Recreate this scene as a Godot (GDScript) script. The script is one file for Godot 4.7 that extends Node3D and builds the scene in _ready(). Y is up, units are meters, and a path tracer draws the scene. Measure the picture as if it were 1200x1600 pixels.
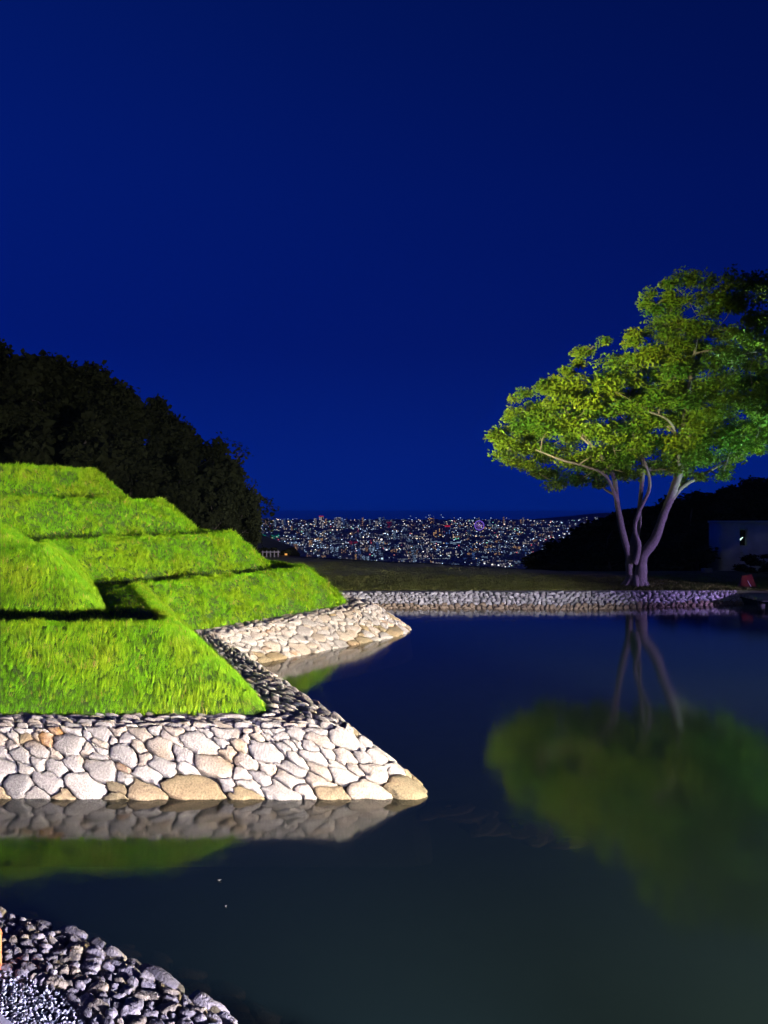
extends Node3D

# Plan coordinates are x to the right and z away from the viewer; V() turns them into Godot's axes. Water level is height 0.
var rng := RandomNumberGenerator.new()
var lump := FastNoiseLite.new()
var grit := FastNoiseLite.new()
var names := {}
var M := {}
const EYE := 2.2

func V(x: float, h: float, z: float) -> Vector3:
	return Vector3(x, h, -z)

func R(a: float, b: float) -> float:
	return rng.randf_range(a, b)

func lin(r: float, g: float, b: float) -> Color:
	return Color(r, g, b).linear_to_srgb()

func numbered(called: String) -> String:
	names[called] = names.get(called, -1) + 1
	return called if names[called] == 0 else "%s_%03d" % [called, names[called]]

func tag(o: Node, label := "", category := "", group := "", kind := "") -> Node:
	if label: o.set_meta("label", label)
	if category: o.set_meta("category", category)
	if group: o.set_meta("group", group)
	if kind: o.set_meta("kind", kind)
	return o

func thing(called: String, label: String, category: String, at := Vector3.ZERO, group := "", turn := 0.0) -> Node3D:
	var o := Node3D.new()
	o.name = numbered(called)
	add_child(o)
	o.position = at
	o.rotation.y = turn
	tag(o, label, category, group)
	return o

func put(called: String, mesh: Mesh, mat: Material, parent: Node = self, at := Vector3.ZERO) -> MeshInstance3D:
	var o := MeshInstance3D.new()
	o.name = numbered(called) if parent == self else called
	o.mesh = mesh
	o.material_override = mat
	parent.add_child(o, true)
	o.position = at
	return o

func start() -> SurfaceTool:
	var st := SurfaceTool.new()
	st.begin(Mesh.PRIMITIVE_TRIANGLES)
	return st

func tri(st: SurfaceTool, a: Vector3, b: Vector3, c: Vector3) -> void:
	st.add_vertex(a); st.add_vertex(b); st.add_vertex(c)

# a quad whose front shows a, b, c, d clockwise
func quad(st: SurfaceTool, a: Vector3, b: Vector3, c: Vector3, d: Vector3) -> void:
	tri(st, a, b, c); tri(st, a, c, d)

func box(st: SurfaceTool, lo: Vector3, hi: Vector3, t := Transform3D()) -> void:
	var p := []
	for i in 8:
		p.append(t * Vector3(hi.x if i & 1 else lo.x, hi.y if i & 2 else lo.y, hi.z if i & 4 else lo.z))
	quad(st, p[4], p[6], p[7], p[5]); quad(st, p[1], p[3], p[2], p[0])
	quad(st, p[0], p[2], p[6], p[4]); quad(st, p[5], p[7], p[3], p[1])
	quad(st, p[2], p[3], p[7], p[6]); quad(st, p[0], p[4], p[5], p[1])

func tube(st: SurfaceTool, pts: Array, radii: Array, sides := 8) -> void:
	var last := []
	var side := Vector3.ZERO
	for i in pts.size():
		var d: Vector3 = (pts[mini(i + 1, pts.size() - 1)] - pts[maxi(i - 1, 0)]).normalized()
		if i == 0:
			side = d.cross(Vector3(0.31, 0.2, 0.93)).normalized()
		side = (side - d * side.dot(d)).normalized()
		var up := d.cross(side)
		var ring := []
		for k in sides:
			var a := TAU * k / sides
			ring.append(pts[i] + (side * cos(a) + up * sin(a)) * radii[i])
		if i > 0:
			for k in sides:
				var n := (k + 1) % sides
				quad(st, last[k], ring[k], ring[n], last[n])
		last = ring

func done(st: SurfaceTool) -> ArrayMesh:
	st.index()
	st.generate_normals()
	return st.commit()

func flat_done(st: SurfaceTool) -> ArrayMesh:
	st.set_smooth_group(-1)
	st.generate_normals()
	return st.commit()

func mat(c: Color, rough := 0.8, vertex := false) -> StandardMaterial3D:
	var m := StandardMaterial3D.new()
	m.albedo_color = c
	m.roughness = rough
	m.vertex_color_use_as_albedo = vertex
	return m

func noise_tex(freq: float, low: float, high: float, octaves := 4, sd := 1, normal := false, bump := 4.0) -> NoiseTexture2D:
	var n := FastNoiseLite.new()
	n.noise_type = FastNoiseLite.TYPE_SIMPLEX_SMOOTH
	n.frequency = freq
	n.fractal_octaves = octaves
	n.seed = sd
	var t := NoiseTexture2D.new()
	t.width = 512; t.height = 512
	t.seamless = true
	t.noise = n
	if normal:
		t.as_normal_map = true
		t.bump_strength = bump
	else:
		var g := Gradient.new()
		g.offsets = PackedFloat32Array([0.15, 0.85])
		g.colors = PackedColorArray([lin(low, low, low), lin(high, high, high)])
		t.color_ramp = g
	return t

func world_mapped(m: StandardMaterial3D, per_metre: float) -> void:
	m.uv1_triplanar = true
	m.uv1_world_triplanar = true
	m.uv1_scale = Vector3.ONE * per_metre

func emitter(c: Color, energy: float) -> StandardMaterial3D:
	var m := mat(Color(0.02, 0.02, 0.02), 0.5)
	m.emission_enabled = true
	m.emission = c
	m.emission_energy_multiplier = energy
	return m

func make_materials() -> void:
	var s := mat(Color.WHITE, 0.88, true)
	s.albedo_texture = noise_tex(0.03, 0.42, 1.0, 6, 3)
	s.normal_enabled = true
	s.normal_texture = noise_tex(0.045, 0, 1, 5, 8, true, 10.0)
	s.normal_scale = 1.1
	world_mapped(s, 3.1)
	M.granite = s
	M.backing = mat(lin(0.03, 0.026, 0.022), 0.95)
	M.grit = mat(lin(0.13, 0.125, 0.12), 0.95)
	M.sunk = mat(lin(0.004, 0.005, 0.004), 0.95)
	M.mortar = mat(lin(0.035, 0.033, 0.035), 0.95)
	var soil := mat(lin(0.040, 0.095, 0.006), 0.95)
	soil.albedo_texture = noise_tex(0.02, 0.45, 1.0, 5, 12)
	world_mapped(soil, 0.7)
	M.turf = soil
	var lawn := mat(lin(0.075, 0.082, 0.022), 0.95)
	lawn.albedo_texture = noise_tex(0.012, 0.55, 1.0, 5, 15)
	world_mapped(lawn, 0.25)
	M.lawn = lawn
	var blade := mat(Color.WHITE, 0.62, true)
	blade.backlight_enabled = true
	blade.backlight = Color(0.5, 0.5, 0.5)
	blade.metallic_specular = 0.2
	M.blade = blade
	var leaf := mat(Color.WHITE, 0.5, true)
	leaf.metallic_specular = 0.3
	leaf.backlight_enabled = true
	leaf.backlight = Color(0.45, 0.45, 0.45)
	M.leaf = leaf
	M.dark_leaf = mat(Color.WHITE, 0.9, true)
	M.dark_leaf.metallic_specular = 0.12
	var bark := mat(lin(0.15, 0.13, 0.125), 0.9)
	bark.albedo_texture = noise_tex(0.03, 0.45, 1.0, 4, 21)
	bark.normal_enabled = true
	bark.normal_texture = noise_tex(0.03, 0, 1, 4, 22, true, 9.0)
	world_mapped(bark, 1.6)
	bark.uv1_scale = Vector3(2.4, 0.7, 2.4)
	M.bark = bark
	M.dark_bark = mat(lin(0.05, 0.042, 0.035), 0.9)
	var w := mat(lin(0.0046, 0.0098, 0.0078), 0.085)
	w.albedo_color.a = 0.85
	w.transparency = BaseMaterial3D.TRANSPARENCY_ALPHA
	w.metallic_specular = 0.46
	M.water = w
	var bed := mat(lin(0.013, 0.024, 0.018), 0.95)
	bed.albedo_texture = noise_tex(0.01, 0.5, 1.0, 4, 31)
	world_mapped(bed, 0.4)
	M.bed = bed
	M.gravel_bed = mat(lin(0.05, 0.05, 0.055), 0.95)
	M.chip = mat(Color.WHITE, 0.85, true)
	var slab := mat(lin(0.16, 0.15, 0.17), 0.8)
	slab.albedo_texture = noise_tex(0.03, 0.75, 1.0, 5, 41)
	world_mapped(slab, 1.5)
	M.slab = slab
	var wall := mat(lin(0.52, 0.54, 0.50), 0.9)
	wall.albedo_texture = noise_tex(0.012, 0.7, 1.0, 5, 43)
	world_mapped(wall, 0.3)
	M.concrete = wall
	M.hill = mat(lin(0.018, 0.022, 0.012), 0.95)
	M.city_ground = mat(lin(0.22, 0.22, 0.23), 0.95)
	M.facade = mat(lin(0.28, 0.27, 0.27), 0.85)
	M.facade_dark = mat(lin(0.10, 0.10, 0.11), 0.85)
	var glow := mat(Color.WHITE, 1.0, true)
	glow.shading_mode = BaseMaterial3D.SHADING_MODE_UNSHADED
	M.glow = glow
	M.metal = mat(lin(0.04, 0.04, 0.04), 0.5)

# ------------------------------------------------------------------ outlines
# a plan polyline with its corners rounded: every outline made from as many corners has as many points
func rounded(pts: Array, cuts: Array, counts: Array) -> Array:
	var out := []
	for i in pts.size():
		if i == 0:
			out.append(pts[0])
		elif i == pts.size() - 1:
			pass
		else:
			var c: Vector2 = pts[i]
			var a: Vector2 = c + (pts[i - 1] - c).normalized() * cuts[i]
			var b: Vector2 = c + (pts[i + 1] - c).normalized() * cuts[i]
			var from: Vector2 = out[-1]
			for k in range(1, counts[i - 1]):
				out.append(from.lerp(a, float(k) / counts[i - 1]))
			for k in 8:
				var t := k / 7.0
				out.append(a.lerp(c, t).lerp(c.lerp(b, t), t))
	var f: Vector2 = out[-1]
	var n: int = counts[pts.size() - 2]
	for k in range(1, n + 1):
		out.append(f.lerp(pts[-1], float(k) / n))
	return out

func inset(pts: Array, d: float) -> Array:
	var out := []
	for i in pts.size():
		var n1 := Vector2.ZERO
		var n2 := Vector2.ZERO
		if i > 0:
			var e: Vector2 = (pts[i] - pts[i - 1]).normalized()
			n1 = Vector2(-e.y, e.x)
		if i < pts.size() - 1:
			var e: Vector2 = (pts[i + 1] - pts[i]).normalized()
			n2 = Vector2(-e.y, e.x)
		if i == 0: n1 = n2
		if i == pts.size() - 1: n2 = n1
		out.append(pts[i] + (n1 + n2) / (1.0 + n1.dot(n2)) * d)
	return out

func raised(plan: Array, h: float) -> PackedVector3Array:
	var out := PackedVector3Array()
	for p in plan:
		out.append(V(p.x, h, p.y))
	return out

# a surface ruled between the lines a (v = 0) and b (v = 1); u runs along them in metres
func ruled(a: PackedVector3Array, b: PackedVector3Array) -> Dictionary:
	var cum := PackedFloat32Array([0.0])
	var w := 0.0
	for i in range(1, a.size()):
		cum.append(cum[-1] + 0.5 * (a[i].distance_to(a[i - 1]) + b[i].distance_to(b[i - 1])))
	for i in a.size():
		w += a[i].distance_to(b[i]) / a.size()
	return {"a": a, "b": b, "cum": cum, "w": w, "len": cum[-1]}

func on(S: Dictionary, q: Vector2) -> Vector3:
	var cum: PackedFloat32Array = S.cum
	var i := clampi(cum.bsearch(q.x) - 1, 0, cum.size() - 2)
	var t := clampf((q.x - cum[i]) / maxf(cum[i + 1] - cum[i], 1e-5), 0.0, 1.0)
	return (S.a[i] as Vector3).lerp(S.a[i + 1], t).lerp((S.b[i] as Vector3).lerp(S.b[i + 1], t), q.y / S.w)

func facing(S: Dictionary, q: Vector2) -> Vector3:
	var e := 0.06
	var du := on(S, q + Vector2(e, 0)) - on(S, q - Vector2(e, 0))
	var dv := on(S, Vector2(q.x, S.w)) - on(S, Vector2(q.x, 0))
	return dv.cross(du).normalized() * S.get("side", 1.0)

func scatter_points(lo: Vector2, hi: Vector2, size_low: float, size_high: float, squash: float, tries: int, how_min := 0.72, how_max := 1.25) -> Array:
	var pts := []
	var grid := {}
	var cell := maxf(size_low, size_high)
	for k in tries:
		var p := Vector2(R(lo.x, hi.x), R(lo.y, hi.y))
		var s := lerpf(size_low, size_high, (p.y - lo.y) / (hi.y - lo.y)) * R(how_min, how_max)
		var g := Vector2i((p / cell).floor())
		var ok := true
		for dx in range(-2, 3):
			for dy in range(-1, 2):
				for o in grid.get(g + Vector2i(dx, dy), []):
					var d: Vector2 = p - o.p
					d.x /= squash
					if d.length() < 0.5 * (s + o.s):
						ok = false
						break
		if ok:
			var rec := {"p": p, "s": s}
			pts.append(rec)
			if not grid.has(g): grid[g] = []
			grid[g].append(rec)
	return pts

func clip(poly: PackedVector2Array, mid: Vector2, n: Vector2) -> PackedVector2Array:
	var out := PackedVector2Array()
	for i in poly.size():
		var a := poly[i]
		var b := poly[(i + 1) % poly.size()]
		var da := (a - mid).dot(n)
		var db := (b - mid).dot(n)
		if da <= 0: out.append(a)
		if (da < 0 and db > 0) or (da > 0 and db < 0):
			out.append(a.lerp(b, da / (da - db)))
	return out

func ring_of(poly: PackedVector2Array, count: int, c: Vector2, rough: float, rounds := 2, cut := 0.22) -> PackedVector2Array:
	for pass_ in rounds:
		var o := PackedVector2Array()
		for i in poly.size():
			var a := poly[i]
			var b := poly[(i + 1) % poly.size()]
			o.append(a.lerp(b, cut)); o.append(a.lerp(b, 1.0 - cut))
		poly = o
	var total := 0.0
	for i in poly.size():
		total += poly[i].distance_to(poly[(i + 1) % poly.size()])
	var out := PackedVector2Array()
	var step := total / count
	var run := 0.0
	var next := 0.0
	for i in poly.size():
		var a := poly[i]
		var b := poly[(i + 1) % poly.size()]
		var l := a.distance_to(b)
		while next <= run + l and out.size() < count:
			var p := a.lerp(b, (next - run) / maxf(l, 1e-6))
			out.append(c + (p - c) * (1.0 + R(-rough, rough)))
			next += step
		run += l
	return out

# fitted stones on a ruled surface. how: lo, hi (v as a fraction, u in metres), small, large (sizes at v = 0 and v = 1), gap, bulge, tilt, sides, shades(v) palette name
func lay_stones(S: Dictionary, root: Node3D, how: Dictionary) -> int:
	var lo := Vector2(how.u0, how.get("v0", 0.0) * S.w)
	var hi := Vector2(how.u1, how.get("v1", 1.0) * S.w)
	var seeds := scatter_points(lo, hi, how.small, how.large, how.get("squash", 1.0), int((hi.x - lo.x) * (hi.y - lo.y) / (how.small * how.small) * 40), how.get("least", 0.72), how.get("greatest", 1.25))
	seeds.sort_custom(func(p, q): return on(S, p.p).z > on(S, q.p).z)
	var big: float = 2.2 * maxf(how.small, how.large) * how.get("squash", 1.0)
	var total := 0
	var rest := start()
	var rest_count := 0
	var most: int = how.get("most", 300)
	for s in seeds:
		var c: Vector2 = s.p
		var poly := PackedVector2Array([Vector2(maxf(c.x - big, lo.x), lo.y), Vector2(minf(c.x + big, hi.x), lo.y), Vector2(minf(c.x + big, hi.x), hi.y), Vector2(maxf(c.x - big, lo.x), hi.y)])
		for o in seeds:
			if absf(o.p.x - c.x) > big * 2.0 or o.p == c: continue
			var d: Vector2 = o.p - c
			var share: float = s.s / (s.s + o.s)
			poly = clip(poly, c + d * lerpf(0.5, share, 0.85), d.normalized())
		if poly.size() < 3: continue
		var cen := Vector2.ZERO
		for p in poly: cen += p / poly.size()
		var inner := Geometry2D.offset_polygon(poly, -how.gap * R(0.5, 1.3))
		if inner.is_empty() or inner[0].size() < 3: continue
		cen = Vector2.ZERO
		for p in inner[0]: cen += p / inner[0].size()
		var n: int = how.get("sides", 18)
		var ring := ring_of(inner[0], n, cen, how.get("rough", 0.025), how.get("rounds", 2), how.get("cut", 0.22))
		if ring.size() < n: continue
		var world := on(S, cen)
		if absf(world.x) > 0.75 * -world.z + 1.5: continue
		var nor := facing(S, cen)
		var size := 0.0
		for p in ring: size += p.distance_to(cen) / n
		var bulge: float = minf(how.bulge * R(0.75, 1.3), size * 0.75)
		var lift: float = R(-how.get("uneven", 0.0), how.get("uneven", 0.0))
		var slope: Vector2 = Vector2(R(-1, 1), R(-1, 1)) * how.get("tilt", 0.1)
		var levels: Array = how.get("levels", [[1.0, -0.07], [1.0, 0.0], [0.955, 0.5], [0.84, 0.85], [0.5, 1.0]])
		var rings := []
		for l in levels:
			var r := PackedVector3Array()
			for p in ring:
				var q: Vector2 = cen + (p - cen) * l[0]
				q += Vector2(lump.get_noise_2d(q.x * 11.0, q.y * 11.0 + 50.0), lump.get_noise_2d(q.x * 11.0 + 70.0, q.y * 11.0)) * how.get("wander", 0.0)
				var w := on(S, q)
				var up: float = (l[1] if l[1] < 0 else l[1] * bulge) + lift + slope.dot(q - cen)
				var k: float = lump.get_noise_3dv(w * 9.0) * how.get("knobs", 0.012)
				r.append(w + nor * (up + k) + Vector3(grit.get_noise_3dv(w * 20.0), grit.get_noise_3dv(w * 20.0 + Vector3(9, 3, 1)), 0) * how.get("knobs", 0.012) * 0.6)
			rings.append(r)
		var top := world + nor * (bulge * 1.02 + lift)
		var tone := stone_tone(how.palette, world.y)
		var warm: Color = tone[1]
		var base: Color = tone[0]
		var keep: bool = total < most and size > how.get("smallest", 0.0)
		var st := start() if keep else rest
		var shade := func(p: Vector3) -> Color:
			var f := clampf(lump.get_noise_3dv(p * 6.0) * 1.7 + tone[2], 0.0, 1.0)
			return base.lerp(warm, f) * (1.0 + 0.18 * grit.get_noise_3dv(p * 14.0))
		for i in rings.size() - 1:
			for k in n:
				var m := (k + 1) % n
				var p4 := [rings[i][k], rings[i][m], rings[i + 1][m], rings[i + 1][k]]
				for j in ([0, 2, 1, 0, 3, 2] if S.get("side", 1.0) > 0 else [0, 1, 2, 0, 2, 3]):
					st.set_color(shade.call(p4[j]))
					st.add_vertex(p4[j] - root.position)
		for k in n:
			var m := (k + 1) % n
			var p3 := [rings[-1][k], rings[-1][m], top]
			for j in ([0, 2, 1] if S.get("side", 1.0) > 0 else [0, 1, 2]):
				st.set_color(shade.call(p3[j]))
				st.add_vertex(p3[j] - root.position)
		if keep:
			put(how.get("called", "stone"), done(st), M.granite, root)
			total += 1
		else:
			rest_count += 1
	if rest_count:
		tag(put("small_stones", done(rest), M.granite, root), "", "", "", "stuff")
	return total + rest_count

func stone_tone(palette: String, h: float) -> Array:
	var white := [Color(0.38, 0.355, 0.335), Color(0.43, 0.405, 0.385), Color(0.40, 0.355, 0.325), Color(0.31, 0.295, 0.29), Color(0.37, 0.32, 0.27), Color(0.34, 0.32, 0.315)]
	var tan := [Color(0.27, 0.21, 0.12), Color(0.30, 0.235, 0.15), Color(0.22, 0.18, 0.11)]
	var c: Color = white[rng.randi() % white.size()]
	var warm := Color(0.30, 0.215, 0.13)
	var lean := R(-0.9, -0.25)
	if palette == "wall":
		var brown := 0.6 if h < 0.07 else 0.12 if h < 0.2 else 0.03
		if rng.randf() < brown:
			c = tan[rng.randi() % tan.size()]
			lean = R(-0.4, 0.2)
		if rng.randf() < 0.06:
			warm = Color(0.33, 0.17, 0.06)
			lean = R(0.0, 0.3)
	elif palette == "path":
		c = c * R(0.7, 1.05)
	elif palette == "bank":
		c = Color(0.30, 0.275, 0.265) * R(0.45, 1.1)
		if rng.randf() < 0.2: c = Color(0.33, 0.28, 0.19) * R(0.7, 1.0)
		lean = -1.0
	elif palette == "drowned":
		c = Color(0.11, 0.075, 0.045) * R(0.5, 1.0)
	elif palette == "far":
		c = Color(0.36, 0.35, 0.35) * R(0.6, 1.15)
		lean = -1.0
		if h < 0.06: c = Color(0.20, 0.15, 0.10)
	c.a = 1.0
	return [c, warm, lean]

func sheet(S: Dictionary, depth: float, origin := Vector3.ZERO) -> ArrayMesh:
	var st := start()
	for i in S.a.size() - 1:
		var n: Vector3 = (S.b[i] - S.a[i]).cross(S.a[i + 1] - S.a[i]).normalized() * S.get("side", 1.0) * depth + origin
		if S.get("side", 1.0) > 0:
			quad(st, S.a[i] - n, S.a[i + 1] - n, S.b[i + 1] - n, S.b[i] - n)
		else:
			quad(st, S.a[i] - n, S.b[i] - n, S.b[i + 1] - n, S.a[i + 1] - n)
	return flat_done(st)

func copies(called: String, mesh: Mesh, material: Material, where: Array, tints: Array, parent: Node = self) -> MultiMeshInstance3D:
	var mm := MultiMesh.new()
	mm.transform_format = MultiMesh.TRANSFORM_3D
	mm.use_colors = true
	mm.mesh = mesh
	mm.instance_count = where.size()
	for i in where.size():
		mm.set_instance_transform(i, where[i])
		mm.set_instance_color(i, tints[i])
	var o := MultiMeshInstance3D.new()
	o.name = numbered(called) if parent == self else called
	o.multimesh = mm
	o.material_override = material
	parent.add_child(o, true)
	tag(o, "", "", "", "stuff")
	return o

func basis_up(n: Vector3, turn: float) -> Basis:
	var x := n.cross(Vector3(0.3, 0.1, 0.95)).normalized()
	return Basis(x, n, x.cross(n)) * Basis(Vector3.UP, turn)

func tuft(blades: int, length: float, width: float, spread: float, bend: float) -> ArrayMesh:
	var st := start()
	for b in blades:
		var a := R(0, TAU)
		var root := Vector3(cos(a), 0, sin(a)) * R(0.0, spread)
		var out := Vector3(cos(a + R(-0.8, 0.8)), 0, sin(a + R(-0.8, 0.8)))
		var side := Vector3(-out.z, 0, out.x).rotated(Vector3.UP, R(-0.6, 0.6)) * width * R(0.7, 1.2)
		var l := length * R(0.55, 1.15)
		var p1 := root + Vector3.UP * l * 0.55 + out * l * bend * 0.25
		var p2 := root + Vector3.UP * l * R(0.8, 1.0) + out * l * bend * R(0.6, 1.1)
		tri(st, root - side, p1 - side * 0.8, p1 + side * 0.8)
		tri(st, root - side, p1 + side * 0.8, root + side)
		tri(st, p1 - side * 0.8, p2, p1 + side * 0.8)
	return flat_done(st)

# ------------------------------------------------------------------ trees
func leaf_spray(n: int, size: float, spread: float) -> ArrayMesh:
	var st := start()
	for i in n:
		var c := Vector3(R(-1, 1), R(-0.7, 0.7), R(-1, 1)) * spread
		var d := Vector3(R(-1, 1), R(-0.9, 0.35), R(-1, 1)).normalized()
		var s := d.cross(Vector3(R(-0.4, 0.4), 1, R(-0.4, 0.4))).normalized()
		var l := size * R(0.7, 1.2)
		var a := c - d * l * 0.5
		var b := c + d * l * 0.5
		var up := s.cross(d) * l * 0.12
		tri(st, a, c + s * l * 0.3 + up, b)
		tri(st, a, b, c - s * l * 0.3 + up)
	return flat_done(st)

func grow(nodes: Array, targets: Array, st: SurfaceTool, twig: float, sides: int) -> void:
	# nodes: [position, radius]; every target gets a limb from the nearest node
	for t in targets:
		var best := 0
		var far := 1e9
		for i in nodes.size():
			var d: float = nodes[i][0].distance_to(t) * (1.0 if nodes[i][0].y < t.y + 0.3 else 1.6)
			if d < far:
				far = d
				best = i
		var from: Vector3 = nodes[best][0]
		var r0: float = minf(nodes[best][1] * 0.75, 0.012 + far * 0.028)
		var mid := from.lerp(t, 0.5) + Vector3(R(-1, 1), R(-0.2, 0.8), R(-1, 1)) * far * 0.12
		var r1 := maxf(r0 * 0.55, twig)
		tube(st, [from, from.lerp(mid, 0.6), mid, t.lerp(mid, 0.3), t], [r0, r0 * 0.9, (r0 + r1) * 0.5, r1, twig * 0.6], sides)
		nodes.append([mid, (r0 + r1) * 0.5])
		nodes.append([t, r1])

func make_far_tree(called: String, label: String, height: float, width: float, clumps: int, per: int, spray: Mesh, sparse := 0.0) -> Node3D:
	var t := thing(called, label, "tree")
	var st := start()
	var top := Vector3(R(-0.3, 0.3), height * 0.75, R(-0.3, 0.3))
	tube(st, [Vector3(0, -0.6, 0), Vector3(0.05, height * 0.3, 0.05), top], [0.05 * height * 0.6, 0.04 * height * 0.6, 0.02], 7)
	var nodes := [[Vector3(0, height * 0.2, 0), 0.12], [Vector3(0.05, height * 0.3, 0.05), 0.12], [top * 0.7, 0.1], [top, 0.06]]
	var targets := []
	for i in clumps:
		var a := R(0, TAU)
		var h := R(0.12, 1.0)
		var rad: float = width * 0.5 * sqrt(R(0.15, 1.0)) * sqrt(maxf(0.12, 1.0 - pow(absf(h - 0.45) / 0.58, 2.0)))
		targets.append(Vector3(cos(a) * rad, h * height * 0.94, sin(a) * rad))
	targets.sort_custom(func(p, q): return p.distance_to(top * 0.5) < q.distance_to(top * 0.5))
	grow(nodes, targets, st, 0.012, 5)
	put("trunk", done(st), M.dark_bark, t)
	var where := []
	var tints := []
	for c in targets:
		var r := width * R(0.06, 0.15)
		for k in per:
			var p: Vector3 = c + Vector3(R(-1, 1), R(-0.8, 0.9), R(-1, 1)).normalized() * r * pow(rng.randf(), 0.5)
			where.append(Transform3D(Basis(Vector3(R(-1, 1), 1, R(-1, 1)).normalized(), R(0, TAU)) * R(0.7, 1.3), p))
			var g := R(0.7, 1.25)
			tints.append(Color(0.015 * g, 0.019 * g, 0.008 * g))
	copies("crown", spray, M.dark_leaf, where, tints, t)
	return t

func copy(o: Node3D, label: String, at: Vector3, size: Vector3, turn: float, group := "") -> Node3D:
	var c: Node3D = o.duplicate()
	c.name = numbered(String(o.name).rstrip("_0123456789"))
	add_child(c)
	c.position = at
	c.basis = Basis(Vector3.UP, turn) * Basis.from_scale(size)
	c.set_meta("label", label)
	if group: c.set_meta("group", group)
	return c

func spot(fixture: Node3D, at: Vector3, aim: Vector3, energy: float, c: Color, half: float, soft: float, size := 0.06) -> void:
	var l := SpotLight3D.new()
	l.name = "lamp"
	fixture.add_child(l, true)
	l.light_color = c
	l.light_energy = energy
	l.spot_angle = half
	l.spot_angle_attenuation = soft
	l.spot_range = 60.0
	l.spot_attenuation = 2.0
	l.light_size = size
	l.shadow_enabled = true
	l.look_at_from_position(at, aim, Vector3.UP)

func bulb(fixture: Node3D, at: Vector3, energy: float, c: Color) -> void:
	var l := OmniLight3D.new()
	l.name = "bulb_light"
	fixture.add_child(l, true)
	l.position = at
	l.light_color = c
	l.light_energy = energy
	l.omni_range = 30.0
	l.omni_attenuation = 2.0
	l.light_size = 0.02
	l.shadow_enabled = true

func unseen_floodlight(label: String, foot: Vector3, height: float, aims: Array) -> void:
	# an out-of-view lamp on a spike, placed for what it lights: housing, glass and bracket, and one lamp for each aim [point, energy, colour, half angle, softness]
	var t := thing("unseen_floodlight", label, "unseen_floodlight", foot, "unseen lamps round the pond")
	var st := start()
	tube(st, [Vector3(0, -0.1, 0), Vector3(0, height - 0.1, 0)], [0.018, 0.018], 8)
	put("spike", done(st), M.metal, t)
	for a in aims:
		var head := foot + Vector3(0, height, 0)
		var d: Vector3 = (a[0] - head).normalized()
		var b := Basis.looking_at(d, Vector3.UP)
		st = start()
		box(st, Vector3(-0.13, -0.09, -0.03), Vector3(0.13, 0.09, 0.08), Transform3D(b, Vector3(0, height, 0)))
		put("housing", flat_done(st), M.metal, t)
		st = start()
		box(st, Vector3(-0.11, -0.07, -0.036), Vector3(0.11, 0.07, -0.031), Transform3D(b, Vector3(0, height, 0)))
		put("glass", flat_done(st), emitter(a[2], 6.0), t)
		spot(t, head + d * 0.07, a[0], a[1], a[2], a[3], a[4], 0.012 if a.size() > 5 else 0.06)
		if a.size() > 5:
			# out-of-view shade plate, placed to keep the beam off everything below that many degrees
			st = start()
			var ahead := Vector3(d.x, 0, d.z).normalized()
			var lip: Vector3 = (d * 0.07 + ahead * 0.45 + Vector3(0, tan(deg_to_rad(a[5])) * 0.45, 0))
			box(st, Vector3(-0.4, -0.3, -0.006), Vector3(0.4, 0.0, 0.006), Transform3D(Basis.looking_at(ahead, Vector3.UP), Vector3(0, height, 0) + lip))
			put("unseen_cowl", flat_done(st), M.metal, t)

# ------------------------------------------------------------------ the scene
func _ready():
	rng.seed = 20240611
	lump.seed = 5; lump.frequency = 0.5; lump.fractal_octaves = 3
	grit.seed = 9; grit.frequency = 0.9; grit.fractal_octaves = 2
	camera_and_light()
	make_materials()
	unseen_floodlights()
	build_setting()
	build_mounds()
	build_far_bank()
	build_near_bank()
	build_hero_tree()
	build_hills()
	build_small_things()
	build_city()

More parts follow.
